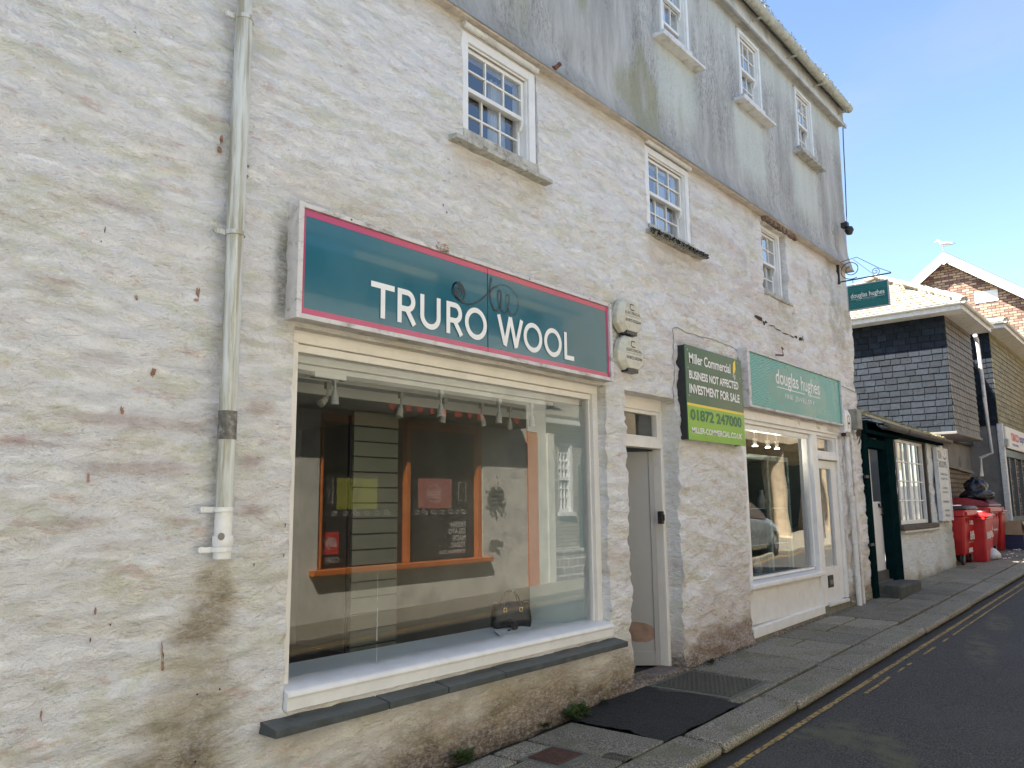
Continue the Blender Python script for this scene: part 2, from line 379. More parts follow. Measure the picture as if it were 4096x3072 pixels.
M_yel = mat('worn_yellow_line', (.38, .26, .095), .75, .2, 20, .002, 90, dirt=(.07, .065, .055), dsc=26, damt=.95, dlo=.46, dhi=.6, spec=.2)
yl = MB()
def yline(mb, y0, y1, x0, x1, holes):
    x = x0
    while x < x1:
        st = .12 if x < 16 else 1.; a = y0 + .006 * (fbm(x * 3, 1) - .5) * 2; b = y1 + .006 * (fbm(x * 3, 8) - .5) * 2
        if not holes(x): mb.poly([(x, a, gz(x) - .079), (x + st, a, gz(x + st) - .079), (x + st, b, gz(x + st) - .079), (x, b, gz(x) - .079)])
        x += st
yline(yl, -1.395, -1.35, 2, 60, lambda x: False)
yline(yl, -1.50, -1.472, 7.35, 60, lambda x: x < 10.5 and fbm(x * 4.3, 3, 9) > .52)
yline(yl, -4.06, -4.01, -5, 60, lambda x: False); yline(yl, -4.17, -4.12, -5, 60, lambda x: False)
yl.build('yellow_lines', M_yel, kind='structure')
# bed under the slabs
bed = MB(); bed.box(-12, 80, -1.2, 0.3, -.09 - .083, -.045 - .083, .0237); bed.build('pavement_bed', mat('joint_grit', (.014, .016, .009), .9, .3, 20), kind='structure')
def slabset(name, pieces, matl, bevel=.009, **k):
    mb = MB()
    for (x0, x1, y0, y1, dz, sk) in pieces:
        mb.tint = random.uniform(.68, 1.15); h = dz
        mb.hexa([(x0, y0, gz(x0) - .07), (x1, y0, gz(x1) - .07), (x1 + sk, y1, gz(x1) - .07), (x0 + sk, y1, gz(x0) - .07),
                 (x0, y0, gz(x0) + h), (x1, y0, gz(x1) + h), (x1 + sk, y1, gz(x1) + h), (x0 + sk, y1, gz(x0) + h)])
    return mb.build(name, matl, bevel=bevel, smooth=True, **k)
P = []
def sl_(x0, x1, y0=-.868, y1=.25, dz=None, sk=.12): P.append((x0, x1, y0, y1, random.uniform(-.004, .004) if dz is None else dz, sk))
x = 6.99
for w in [.62, .40, .55, .46, .60, .52, .66, .48, .55, .62, .5, .6, .56, .7, .5, .62, .6, .55, .64, .52, .66, .6, .62, .5, .6, .7, .6, .6, .55, .6, .7, .7, .8, .6, .7, .8, .7, .7, .7]:
    if random.random() < .25: sl_(x, x + w - .042, -.868, -.37, None, .05); sl_(x + .05, x + .05 + w - .042, -.34, .25, None, .06)
    else: sl_(x, x + w - .02)
    x += w
for a, b, c, d in ((4.50, 5.02, -.885, -.10), (3.9, 4.18, -.62, -.36), (3.1, 4.5, -.885, -.64), (4.14, 4.48, -.33, -.10), (3.3, 4.12, -.34, -.10), (2.6, 3.86, -.62, -.36), (2.2, 3.08, -.885, -.64), (4.5, 4.62, -.885, -.7), (-6, 2.5, -.885, -.3)):
    sl_(a, b - .01, c, d - .01, -.002, 0)
sl_(6.28, 6.98, -.885, -.79, .0, 0); sl_(6.19, 6.27, -.885, -.78, .001, 0)
slabset('pavement', P, M_granite, kind='structure')
P = []; x = -6.
for w in [1.3] * 7 + [1.05, 1.02, 1.30, 1.32, 1.28, 1.36, 1.2, 1.3, 1.25, 1.4, 1.3, 1.2] + [1.3] * 20:
    P.append((x, x + w - .034, -1.255 + random.uniform(-.008, .008), -.905 + random.uniform(-.012, .012), random.uniform(.0, .008), .05)); x += w
slabset('kerb', P, M_granite, .028, kind='structure')
# near cement fillet, tarmac patch
def patchz(X, Y): return gz(X) + .003 + .010 * (fbm(X * 4, Y * 4, 3) - .5) + .006 * (fbm(X * 30, Y * 30, 5) - .5) - .01 * sst(-.6, -.9, Y)
gridmesh('tarmac_patch', np.linspace(5.03, 6.22, 110), np.linspace(-.895, .02, 84), patchz, M_patch, lambda X, Y: np.zeros(X.shape + (4,)), warp=.10, kind='structure')
gr = MB(); gr.box(6.26, 6.98, -.79, -.02, -.09 - .083, .0 - .083, .0237); gr.box(4.14, 4.52, -.66, -.31, -.09 - .083, -.004 - .083, .0237)
gr.build('cement_surround', mat('cement', (.13, .13, .105), .85, .2, 20, .004, 60), kind='structure')
dc = MB(); M_iron = mat('mossy_iron_plate', (.062, .062, .048), .6, .25, 10, .001, 80, dirt=(.09, .09, .05), dsc=6, damt=.7)
dc.box(6.31, 6.93, -.755, -.06, .0 - .083, .006 - .083, .0237)
for i in range(15):
    for j in range(16):
        x = 6.335 + i * .041; y = -.74 + j * .043 + (i % 2) * .021
        if y < -.085: dc.box(x, x + .028, y, y + .009, .0062 - .083, .0105 - .083, .0237)
dc.build('drain_cover', M_iron, label='large flat iron cover with raised dashes, beside the black tarmac patch outside the open doorway', cat='cover')
gt = MB()
gt.box(4.20, 4.46, -.60, -.355, -.012 - .083, .0015 - .083, .0237)
for i in range(14): gt.box(4.207, 4.453, -.595 + i * .0175, -.587 + i * .0175, .0016 - .083, .006 - .083, .0237)
o = gt.build('water_cover', mat('rusty_iron', (.085, .045, .035), .7, .35, 30, .002, 80)); tag(o, 'small rusty red ribbed metal cover set in cement among the granite slabs', 'cover')
far = MB(); far.box(-12, 14.5, -5.3, -4.3, -.16 - .083, .0 - .083, .0237); far.box(14.5, 80, -7.5, -4.3, -.16 - .083, .0 - .083, .0237); far.build('opposite_pavement', M_granite, bevel=.02, kind='structure')

# ------------------------------------------------------------------ the long white building
B = empty('white_building', (6, 0, 0), label='long three storey whitewashed rubble building with grey weathered upper render and two shopfronts', cat='building')
def disp(X, Z):                                        # relief of the lime washed rubble, metres towards the street
    a = np.radians(9); U = X * math.cos(a) - Z * math.sin(a); V = X * math.sin(a) + Z * math.cos(a)
    q = fbm(U * 1.1, V * 2.4, 3, 3) - .5
    amp = .75 + .60 * sst(4.5, 6.5, X) + .3 * sst(1.6, .6, Z)
    amp = amp * (1 - .45 * sst(4.2, 5.0, Z))
    r1 = 1 - np.abs(2 * fbm(U * 2.0, V * 5.4, 11, 4) - 1); r2 = fbm(U * 6.5, V * 14, 21, 4) - .5
    return .045 * q + amp * (.034 * (r1 - .72) + .034 * r2 + .012 * (fbm(U * 17, V * 30, 33, 2) - .5))
def lines(a, b, cuts, step):
    pts = sorted(set([a, b] + [c for c in cuts if a < c < b])); out = []
    for p, q in zip(pts, pts[1:]):
        n = max(1, round((q - p) / step)); out += [p + (q - p) * i / n for i in range(n)]
    return np.array(out + [pts[-1]])
def wallgrid(name, x0, x1, z0, z1, holes, step, yf, matl, stain, depth, parent, endx=None, **k):
    xs = lines(x0, x1, [h[0] for h in holes] + [h[1] for h in holes], step); zs = lines(z0, z1, [h[2] for h in holes] + [h[3] for h in holes], step)
    X, Z = np.meshgrid(xs, zs, indexing='ij'); Y = yf(X, Z); XX = X.copy()
    if endx is not None: XX[-1, :] = endx(zs); XX[-2, :] = np.minimum(XX[-2, :], XX[-1, :] - .01)
    keep = np.ones((len(xs) - 1, len(zs) - 1), bool); cxs = (xs[1:] + xs[:-1]) / 2; czs = (zs[1:] + zs[:-1]) / 2
    for h in holes: keep &= ~((cxs[:, None] > h[0]) & (cxs[:, None] < h[1]) & (czs[None] > h[2]) & (czs[None] < h[3]))
    idx = np.arange(X.size).reshape(X.shape)
    f = np.stack([idx[:-1, :-1], idx[1:, :-1], idx[1:, 1:], idx[:-1, 1:]], -1)[keep].reshape(-1, 4).tolist()
    v = np.stack([XX, Y, Z], -1).reshape(-1, 3).tolist(); sc = stain(X, Z).reshape(-1, 4).tolist()
    def rev(path, dep, spl=0.):                        # reveal strip
        n0 = len(v)
        for (i, j) in path:
            for t in (.35, 1.):
                v.append([XX[i, j], Y[i, j] + (dep - Y[i, j]) * t, Z[i, j]]); sc.append(sc[idx[i, j]])
        for q in range(len(path) - 1):
            a, b = idx[path[q]], idx[path[q + 1]]; c, d = n0 + 2 * q, n0 + 2 * q + 2
            f.append([int(a), int(b), d, c]); f.append([c, d, d + 1, c + 1])
    for h in holes:
        i0, i1 = np.searchsorted(xs, h[0] - 1e-6), np.searchsorted(xs, h[1] - 1e-6); j0, j1 = np.searchsorted(zs, h[2] - 1e-6), np.searchsorted(zs, h[3] - 1e-6)
        dep = h[4]
        rev([(i, j1) for i in range(i0, i1 + 1)], dep); rev([(i0, j) for j in range(j0, j1 + 1)][::-1], dep)
        rev([(i1, j) for j in range(j0, j1 + 1)], dep); rev([(i, j0) for i in range(i0, i1 + 1)][::-1], dep)
    if endx is not None:
        n0 = len(v)
        for j in range(len(zs)): v.append([XX[-1, j] - .02, .35, zs[j]]); sc.append([0, 0, 0, 0])
        for j in range(len(zs) - 1): f.append([int(idx[-1, j]), n0 + j, n0 + j + 1, int(idx[-1, j + 1])])
    me = bpy.data.meshes.new(name); me.from_pydata(v, [], f); me.materials.append(matl)
    a = me.attributes.new('stain', 'FLOAT_COLOR', 'POINT'); a.data.foreach_set('color', np.array(sc, np.float32).reshape(-1))
    me.polygons.foreach_set('use_smooth', [True] * len(f)); me.update(); me.set_sharp_from_angle(angle=R(55))
    o = bpy.data.objects.new(name, me); COL.objects.link(o); me.transform(Matrix.Translation(-Vector(parent.location))); o.parent = parent
    return tag(o, **k)
def over(o, m, col, amt):
    m = np.clip(m * amt, 0, 1); a = o[..., 3]; na = a + m * (1 - a)
    for i in range(3): o[..., i] = np.where(na > 1e-4, (o[..., i] * a * (1 - m) + col[i] * m) / np.maximum(na, 1e-4), col[i])
    o[..., 3] = na
def stain_low(X, Z):
    o = np.zeros(X.shape + (4,)); n1 = fbm(X * 2.2, Z * 2.2, 31, 5); n2 = fbm(X * 9, Z * 9, 37, 4); n3 = fbm(X * 3, Z * 9, 41, 4); h = Z - gz(X)
    # pinkish bloom towards the foot and right of the pipe, cream under the drip and the sills
    over(o, sst(.40, .62, fbm(X * 1.2, Z * 3.4, 51, 5)) * sst(2.1, 3.0, X) * sst(2.6, .6, Z), (.62, .52, .46), .55)
    over(o, sst(.55, .0, Z) * sst(2.9, 3.4, X) * sst(7, 5.9, X), (.50, .42, .32), .75)
    over(o, sst(4.95, 5.2, Z + .14 * (n1 - .5)), (.62, .54, .44), .6)
    for a, b, z in ((3.8, 4.95, 4.15), (6.5, 7.6, 4.15), (9.3, 10.2, 4.1)):
        over(o, sst(a - .05, a + .15, X) * sst(b + .05, b - .15, X) * sst(z - .75 * n1 - .1, z, Z) * sst(z + .03, z, Z), (.62, .53, .41), .5)
    over(o, sst(2.4, 2.6, X) * sst(5.8, 5.6, X) * sst(3.34, 3.42, Z) * sst(3.8, 3.4, Z + .2 * n3), (.55, .47, .34), .6)
    over(o, sst(2.5, 2.6, X) * sst(5.8, 5.7, X) * sst(2.74, 2.68, Z) * sst(2.4, 2.5, Z), (.62, .56, .45), .6)
    # wash below the pipe outlet
    w = .10 + .20 * sst(1.35, .6, Z); m = sst(1.25, .3, np.abs(X - 2.16 + .10 * sst(1.3, .2, Z)) / w + .9 * (n1 - .5)) * sst(1.38, 1.30, Z) * sst(-.1, .35, Z + .2 * n2)
    over(o, m, (.40, .32, .19), .62); over(o, m * sst(.5, .62, fbm(X * 4, Z * 7, 61, 4)), (.25, .19, .10), .55)
    m = sst(1.3, .4, np.sqrt(((X - 2.1) / .11) ** 2 + ((Z - .30) / .22) ** 2) + n2 - .5); over(o, m, (.20, .15, .08), .8)
    over(o, sst(.55, .15, h + .35 * (n1 - .5)) * sst(3.6, 2.4, X) * sst(.9, 1.6, X) * sst(.35, .6, n3), (.42, .36, .26), .6)
    # damp skirting dirt, blackened foot
    over(o, sst(.42, .12, h + .42 * (n1 - .5) + .12 * (n2 - .5)) * sst(3.0, 3.6, X), (.27, .20, .11), .85)
    over(o, sst(.20, .04, h + .22 * (n2 - .5)), (.13, .085, .055), .92)
    over(o, sst(.29, .26, h + .06 * (n1 - .5)) * sst(7.15, 7.25, X) * sst(8.6, 8.5, X), (.30, .22, .18), .8)
    over(o, sst(.5, .62, fbm(X * 5, Z * 4, 71, 4)) * sst(.6, .2, h) * sst(11.5, 11.9, X), (.25, .22, .12), .8)
    # grime beside the sign and in the sheltered bits
    over(o, sst(2.42, 2.50, X + .05 * (n2 - .5)) * sst(2.60, 2.54, X) * sst(3.42, 3.2, Z + .2 * n2) * sst(2.55, 2.75, Z), (.12, .12, .10), .8)
    over(o, sst(.5, .64, fbm(X * 2.2, Z * 5.5, 81, 5)) * sst(5.6, 7.0, X) * sst(2.4, 3., Z), (.60, .47, .42), .4)
    over(o, sst(.52, .64, fbm(X * 3.2, Z * 2.5, 91, 5)) * sst(8.3, 9.3, X) * sst(3.2, 4.2, Z), (.33, .32, .24), .5)
    for x_, z_, sx, sz in ((1.72, 2.02, .42, .045), (1.80, 1.80, .30, .04), (1.35, 1.90, .2, .03), (1.5, 1.55, .14, .03), (1.35, 2.62, .12, .02), (1.6, 3.05, .22, .03), (1.55, 2.3, .16, .03), (1.95, 1.55, .09, .03), (2.42, 2.15, .10, .05), (2.35, 1.85, .08, .05), (2.36, 1.6, .1, .04)):
        m = sst(1.3, .3, np.sqrt(((X - x_) / sx) ** 2 + ((Z - z_) / sz) ** 2) + 1.1 * (n2 - .5)); over(o, m, (.40, .27, .24), .6)
    return o
def stain_up(X, Z):
    o = np.zeros(X.shape + (4,)); n1 = fbm(X * 2, Z * .8, 5, 5)
    for a, b, z, h in ((6.75, 7.8, 6.4, .9), (8.6, 9.65, 6.4, .95), (10.5, 11.5, 6.4, .9)):
        w = (b - a) / 2; m = sst(1.15, .6, np.abs(X - (a + w)) / w + .5 * (n1 - .5)) * sst(z - h - .2 * n1, z - h + .35, Z) * sst(z + .03, z - .02, Z); over(o, m, (.62, .66, .61), .8)
    over(o, sst(.55, .68, fbm(X * 2.6, Z * .9, 15, 5)) * sst(4.2, 5.2, X) * sst(8.0, 6.6, X), (.30, .30, .17), .75)
    over(o, sst(5.5, 5.25, Z + .1 * n1), (.30, .29, .27), .5)
    over(o, sst(6.9, 7.3, Z) * sst(7.8, 8.6, X), (.60, .64, .62), .55)
    return o
endlow = lambda z: 12.69 + .035 * (fbm(z * 1.6, 3, 7, 4) - .5) * 2 + .03 * sst(.9, .1, z) - .22 * sst(4.5, 4.95, z) * sst(5.3, 5.1, z)
HOLES = [(2.60, 5.74, .545, 2.63, .14), (6.06, 6.98, gz(6.5) + .03, 2.63, .26), (8.50, 11.75, gz(10) + .02, 2.60, .16),
         (3.97, 4.86, 4.27, 5.13, .06), (6.58, 7.49, 4.25, 5.17, .07), (9.36, 10.15, 4.22, 5.12, .13)]
wall = wallgrid('wall', -3.5, 12.70, -.25, 5.21, HOLES, .028, lambda X, Z: -disp(X, Z), M_wall, stain_low, .1, B, endx=endlow)
UH = [(6.93, 7.55, 6.47, 7.50, .06), (8.88, 9.54, 6.56, 7.54, .06), (10.76, 11.40, 6.55, 7.54, .06)]
def upy(X, Z): return -.045 - .05 * sst(5.5, 5.19, Z) - .015 * (fbm(X * 2, Z * 2, 77, 4) - .5) - .010 * fbm(X * 6, Z * 3, 78, 3) + .02 * sst(5.2, 5.24, Z)
endup = lambda z: 12.71 + .0 * z + .05 * sst(5.6, 5.2, z) - .02 * sst(7.2, 6, z) + .01 * (fbm(z * 4, 3, 9) - .5)
up = wallgrid('upper_render', -3.5, 12.70, 5.19, 7.60, UH, .05, upy, M_upper, stain_up, .06, B, endx=endup)
dr = MB()
for i in range(163):                                   # drip edge: ragged underside of the upper render
    x0 = -3.5 + i * .1; x1 = x0 + .1
    if x1 > 12.72: break
    a, b = (5.19 - .012 * float(fbm(x0 * 5, 1, 3)) for x0 in (x0, x1))
    dr.hexa([(x0, -.085, a), (x1, -.085, b), (x1, .05, b + .015), (x0, .05, a + .015), (x0, -.09, 5.20), (x1, -.09, 5.20), (x1, .05, 5.22), (x0, .05, 5.22)])
dr.build('drip_edge', mat('pinkish_render', (.62, .55, .48), .85, .12, 9, .006, 40, dirt=(.3, .26, .2), dsc=14, damt=.5), B, bevel=.008)
ev = MB(); ev.box(-6, 12.70, -.12, .02, 7.60, 7.86); ev.box(-6, 12.73, -.155, -.12, 7.56, 7.62); ev.build('eaves_board', M_eave, B, bevel=.006)
body = MB(); body.box(-9, -3.51, -.02, .3, -.6, 7.8); body.box(-9, 12.66, 5.2, 5.45, -.6, 7.8); body.box(12.40, 12.66, .36, 5.2, -.2, 7.8); body.box(-9, 12.4, .32, 5.2, 2.95, 3.05)  # first box: unseen left stretch, lengthened to keep the street in shade
body.box(-9, 12.4, 1.2, 1.35, 3.05, 7.8); body.box(-9, 2.35, 1.0, 1.1, -.4, 2.95); body.build('rear_and_shading_walls', mat('plain_render', (.55, .54, .50), .85, .08, 2), B)
rf = MB()
rf.hexa([(-9, -.22, 7.83), (12.78, -.22, 7.83), (12.78, 2.6, 8.6), (-9, 2.6, 8.6), (-9, -.22, 7.90), (12.78, -.22, 7.90), (12.78, 2.6, 8.67), (-9, 2.6, 8.67)])  # unseen roof, ridge set low so sun clears it to the far pavement
rf.hexa([(-9, 2.6, 8.6), (12.78, 2.6, 8.6), (12.78, 5.6, 7.8), (-9, 5.6, 7.8), (-9, 2.6, 8.67), (12.78, 2.6, 8.67), (12.78, 5.6, 7.87), (-9, 5.6, 7.87)])
rf.poly([(12.66, 0, 7.8), (12.66, 5.4, 7.8), (12.66, 2.6, 8.6)]); rf.build('roof', mat('roof_slate', (.14, .15, .16), .6, .2, 5, .01, 8), B)
gu = MB(); gp = [(x, -.25 + .004 * math.sin(x * 3), 7.80 + .005 * math.sin(x * 2)) for x in np.arange(-6, 12.85, .3)]
gu.tube(gp, .062, 14); gut = gu.build('gutter', M_lichen, B, smooth=True)
for x in (8.0, 9.2, 10.35, 11.35, 12.45):
    gb = MB(); gb.lathe([(.066, -.02), (.069, -.012), (.069, .012), (.066, .02)], (x, -.25, 7.80), 'x', 16); gb.box(x - .012, x + .012, -.25, -.11, 7.70, 7.722); gb.build('gutter_bracket', M_lichen, gut)
ms = MB()
for i in range(3200):                                   # moss tufts along the gutter
    x = random.uniform(7.5, 12.7); a = random.choice([.008, .014, .02]); cl = float(fbm(x * 2.3, 1, 5, 4))
    if cl < .40: continue
    cx, cy, cz = x, -.25 + random.uniform(-.04, .05), 7.85 + random.uniform(0, .03 + .16 * (cl - .4))
    ms.poly([(cx + random.uniform(-a, a), cy + random.uniform(-a, a), cz + random.uniform(-.01, a)) for _ in range(3)])
ms.build('gutter_moss', M_moss, gut)
# foundation strip so the wall meets the slabs, interior plinth under the big window
# ---- downpipe
dp = MB(); dp.tube([(2.15, -.085, 8), (2.152, -.085, 4.27)], .041, 20); dp.tube([(2.152, -.085, 4.27), (2.155, -.085, 3.04)], .045, 20, r2=.047); dp.tube([(2.155, -.085, 3.04), (2.16, -.085, 1.60)], .044, 20)
dpipe = dp.build('downpipe', M_pipe, B, smooth=True)
d2 = MB(); d2.tube([(2.16, -.085, 1.60), (2.16, -.085, 1.46)], .043, 20); d2.lathe([(.047, 0), (.05, .004), (.05, .05), (.047, .054)], (2.16, -.085, 1.425)); d2.tube([(2.16, -.085, 1.43), (2.16, -.085, 1.365)], .043, 20)
d2.build('pipe_shoe', M_pipew, dpipe, smooth=True)
tp = MB(); tp.lathe([(.0465, 0), (.0465, .145)], (2.158, -.085, 1.955), n=20); tp.build('tape_band', mat('dirty_tape', (.16, .15, .13), .8, .4, 30, dirt=(.4, .4, .36), dsc=30, damt=.6), dpipe)
for z, rr in ((4.27, .052), (3.04, .053), (1.605, .051), (1.41, .052)):
    c = MB(); c.lathe([(rr - .006, -.012), (rr, -.012), (rr, .012), (rr - .006, .012)], (2.155, -.085, z), n=24); c.box(2.055, 2.115, -.075, -.055, z - .014, z + .014)
    c.lathe([(.018, -.01), (.018, .0)], (2.06, -.06, z), 'y', 10); c.build('pipe_clip', M_pipew if z < 2 else M_pipe, dpipe, bevel=.003)
wp = MB(); wp.lathe([(.018, -.004), (.018, .0)], (2.125, -.128, 1.475), 'y', 12); wp.build('pipe_cap', mat('grey_cap', (.2, .19, .17), .6), dpipe)

# ---- sash windows
def sash(parent, x0, x1, z0, z1, y, nm='sash', cols=3, rows=2, st=.030, bar=.015, th=.035, glass=None, horn=False):
    m = MB(); m.box(x0, x0 + st, y, y + th, z0, z1); m.box(x1 - st, x1, y, y + th, z0, z1); m.box(x0 + st, x1 - st, y, y + th, z1 - st, z1); m.box(x0 + st, x1 - st, y, y + th, z0, z0 + st * 1.15)
    gw = x1 - x0 - 2 * st; gh = z1 - z0 - 2.15 * st
    for i in range(1, cols): c = x0 + st + gw * i / cols; m.box(c - bar / 2, c + bar / 2, y + .004, y + th - .004, z0 + st * 1.15, z1 - st)
    for i in range(1, rows):
        c = z0 + st * 1.15 + gh * i / rows
        for j in range(cols):
            a = x0 + st + gw * j / cols + (bar / 2 if j else 0); b = x0 + st + gw * (j + 1) / cols - (bar / 2 if j < cols - 1 else 0); m.box(a, b, y + .005, y + th - .005, c - bar / 2, c + bar / 2)
    if horn:
        for a in (x0, x1 - st): m.prism([(a, y, z0), (a, y, z0 - .03), (a, y + .01, z0 - .05), (a, y + .022, z0 - .075), (a, y + th, z0 - .08), (a, y + th, z0)], (st, 0, 0))
    s = m.build(nm, M_white, parent, bevel=.003)
    g = MB(); g.poly([(x0 + st / 2, y + th * .55, z0 + st / 2), (x1 - st / 2, y + th * .55, z0 + st / 2), (x1 - st / 2, y + th * .55, z1 - st / 2), (x0 + st / 2, y + th * .55, z1 - st / 2)])
    return s, g.build('pane', glass or M_glassw, parent)
def roombox(parent, x0, x1, z0, z1, y0, y1, m=None, name='room'):
    b = MB(); b.poly([(x0, y1, z0), (x1, y1, z0), (x1, y1, z1), (x0, y1, z1)]); b.poly([(x0, y0, z0), (x0, y1, z0), (x0, y1, z1), (x0, y0, z1)]); b.poly([(x1, y0, z0), (x1, y1, z0), (x1, y1, z1), (x1, y0, z1)])
    b.poly([(x0, y0, z0), (x1, y0, z0), (x1, y1, z0), (x0, y1, z0)]); b.poly([(x0, y0, z1), (x1, y0, z1), (x1, y1, z1), (x0, y1, z1)]); return b.build(name, m or M_room, parent)
M_curt = mat('net_curtain', (.50, .51, .53), .9, .2, 2, stretch=(14, 1, .3))
def window(x0, x1, z0, z1, zm, y, casing, sillr, open_=0, sillm=None, rnd=False, label=None):
    # x0..x1,z0..z1 the clear opening; y the face of the box frame
    f = MB(); c = casing
    f.box(x0 - c, x0, y - .0, y + .10, z0 - .01, z1 + c * .9); f.box(x1, x1 + c, y, y + .10, z0 - .01, z1 + c * .9); f.box(x0, x1, y, y + .10, z1, z1 + c * .9)
    f.box(x0 - .02, x0 + .006, y + .101, y + .17, z0, z1); f.box(x1 - .012, x1 + .02, y + .101, y + .17, z0, z1); f.box(x0 + .006, x1 - .012, y + .101, y + .17, z1 - .012, z1)
    f.box(x1 - .012, x1, y + .02, y + .1, z0, z1); f.box(x0 + .008, x1 - .013, y + .02, y + .03, z1 - .014, z1)
    w = f.build('window', M_white, B, bevel=.004, label=label)
    sash(w, x0 + .004, x1 - .016, zm - .02, z1 - .015, y + .045, 'upper_sash', horn=True)
    sash(w, x0 + .004, x1 - .016, z0 + open_, zm + .02 + open_, y + .085, 'lower_sash')
    s = MB(); sx0, sx1, sz, pr = sillr
    s.hexa([(sx0, -pr, sz - .045), (sx1, -pr, sz - .045), (sx1, y + .1, sz - .045), (sx0, y + .1, sz - .045), (sx0, -pr, sz - .012), (sx1, -pr, sz - .012), (sx1, y + .1, sz + .02), (sx0, y + .1, sz + .02)])
    s.box(x0 - c, x1 + c * .9, y - .035, y + .1, sz + .021, z0 - .005)
    s.build('sill', sillm or M_oldwhite, w, bevel=.006)
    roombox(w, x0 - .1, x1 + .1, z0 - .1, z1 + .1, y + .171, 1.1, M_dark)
    n = 14
    for a, b in ((x0 + .02, x0 + .14), (x1 - .24, x1 - .02)):
        cu = MB(); pts = [(a + (b - a) * i / n, y + .24 + .02 * math.sin(i * 1.9)) for i in range(n + 1)]
        for i in range(n): cu.poly([(pts[i][0], pts[i][1], z0), (pts[i + 1][0], pts[i + 1][1], z0), (pts[i + 1][0], pts[i + 1][1], z1), (pts[i][0], pts[i][1], z1)])
        cu.build('curtain', M_curt, w)
    if rnd: r_ = MB(); r_.tube([(x0 - c - .0, -.022, z1 + c + .02), (x1 + c + .0, -.022, z1 + c + .02)], .026, 14); r_.build('head_roll', M_oldwhite, w, smooth=True)
    return w
M_sillm = mat('lichened_sill', (.42, .41, .37), .85, .25, 12, .005, 40, dirt=(.12, .12, .07), dsc=16, damt=.85)
window(4.045, 4.765, 4.34, 5.06, 4.72, .005, .08, (3.82, 4.94, 4.235, .095), sillm=M_sillm, rnd=True, label='sash window directly above the wool shop sign')
w2 = window(6.655, 7.415, 4.33, 5.085, 4.71, .005, .075, (6.50, 7.66, 4.25, .095), sillm=M_sillm, rnd=True, label='middle sash window with black moss along its sill')
mo = MB()
for i in range(4000):
    x = random.uniform(6.49, 7.67); a = random.uniform(.005, .011); cy = -.10 + random.uniform(-.010, .03); cz = 4.228 + random.uniform(-.026, .018) 
    mo.poly([(x + random.uniform(-a, a), cy + random.uniform(-a, a), cz + random.uniform(-a, a)) for _ in range(3)])
mo.build('sill_moss', mat('black_moss', (.012, .013, .007), .98, .5, 40, spec=.05), w2)
window(9.45, 10.06, 4.28, 5.08, 4.68, .06, .055, (9.36, 10.24, 4.22, .03), sillm=M_sillm, label='deep set sash window nearest the far corner, under broken render')
window(6.985, 7.50, 6.54, 7.42, 7.02, -.055, .05, (6.78, 7.72, 6.42, .16), open_=.20, label='top floor sash window with its lower sash raised')
window(8.935, 9.49, 6.62, 7.46, 7.04, -.055, .05, (8.72, 9.70, 6.50, .16), label='middle top floor sash window')
window(10.81, 11.35, 6.61, 7.46, 7.03, -.055, .045, (10.60, 11.56, 6.49, .16), sillm=M_sillm, label='last top floor sash window by the corner')
br = MB()                                               # exposed rubble over the third window
for i in range(26):
    x = 9.40 + i * .042 + random.uniform(-.01, .01); br.box(x, x + random.uniform(.03, .06), -.05 - random.uniform(0, .02), .06, 5.13 + random.uniform(0, .015), 5.187)
br.build('exposed_stones', mat('bare_rubble', (.20, .14, .11), .95, .4, 18, .02, 30, dirt=(.5, .42, .36), dsc=8, damt=.7), B, bevel=.008)
ew = MB(); ew.box(-9.2, -9.01, -.02, 5.45, -.6, 7.8); ew.build('unseen_end_wall', MATS['plain_render'], B)  # unseen end wall, added to stop sun entering from the left

# ------------------------------------------------------------------ big shop window (wool shop)
f = MB()
f.box(2.60, 2.68, .075, .19, .64, 2.56); f.box(5.665, 5.74, .075, .19, .64, 2.56); f.box(2.60, 5.74, .075, .19, 2.56, 2.64)
f.box(2.60, 5.74, .10, .19, 2.51, 2.558); f.box(2.682, 2.697, .105, .15, .66, 2.51); f.box(5.645, 5.663, .105, .15, .66, 2.51)
shopw = f.build('shop_window', mat('cream_white_frame', (.74, .71, .66), .4, .04, 5, dirt=(.5, .45, .38), dsc=6, damt=.25), B, bevel=.004)
# rounded timber sill
s = MB(); pr = [(.20, .672), (.06, .668), (-.01, .652), (-.026, .645), (-.034, .634), (-.036, .62), (-.030, .612), (-.028, .60), (-.026, .548), (.20, .548)]
s.loft([[(x, a, b) for a, b in pr] for x in (2.605, 5.735)]); s.build('sill', M_white, shopw, bevel=.003, smooth=True)
s = MB(); zs = lambda x: .505 + .003 * (x - 2.5)
for a, b in ((2.47, 3.215), (3.225, 3.70), (3.71, 4.245), (4.252, 5.78)):
    s.hexa([(a, -.135, zs(a) - .046), (b, -.135, zs(b) - .046), (b, .14, zs(b) - .046), (a, .14, zs(a) - .046), (a, -.135, zs(a) - .006), (b, -.135, zs(b) - .006), (b, .14, zs(b) + .036), (a, .14, zs(a) + .036)])
s.build('slate_sill', M_slate, shopw, bevel=.003)
g = MB(); g.poly([(2.68, .13, .655), (5.66, .13, .655), (5.66, .13, 2.52), (2.68, .13, 2.52)]); g.build('pane', M_glass, shopw)
sm = MB()                                               # dried drip mark on the glass
for (za, zb, w) in ((1.04, 1.20, .003), (.80, 1.0, .007), (.68, .78, .003)):
    pts = [(3.345 + random.uniform(-.003, .003), za + (zb - za) * i / 8) for i in range(9)]
    ribbon(sm, pts, w, (0, .128, 0), X_, Z_, .0)
sm.build('drip_mark', mat('lime_drip', (.36, .40, .40), .6), shopw)
M_deck = mat('display_deck', (.80, .84, .84), .35, .04, 3)
dk = MB(); dk.box(2.36, 5.70, .192, .80, .55, .618); dk.build('display_deck', M_deck, B, bevel=.004)
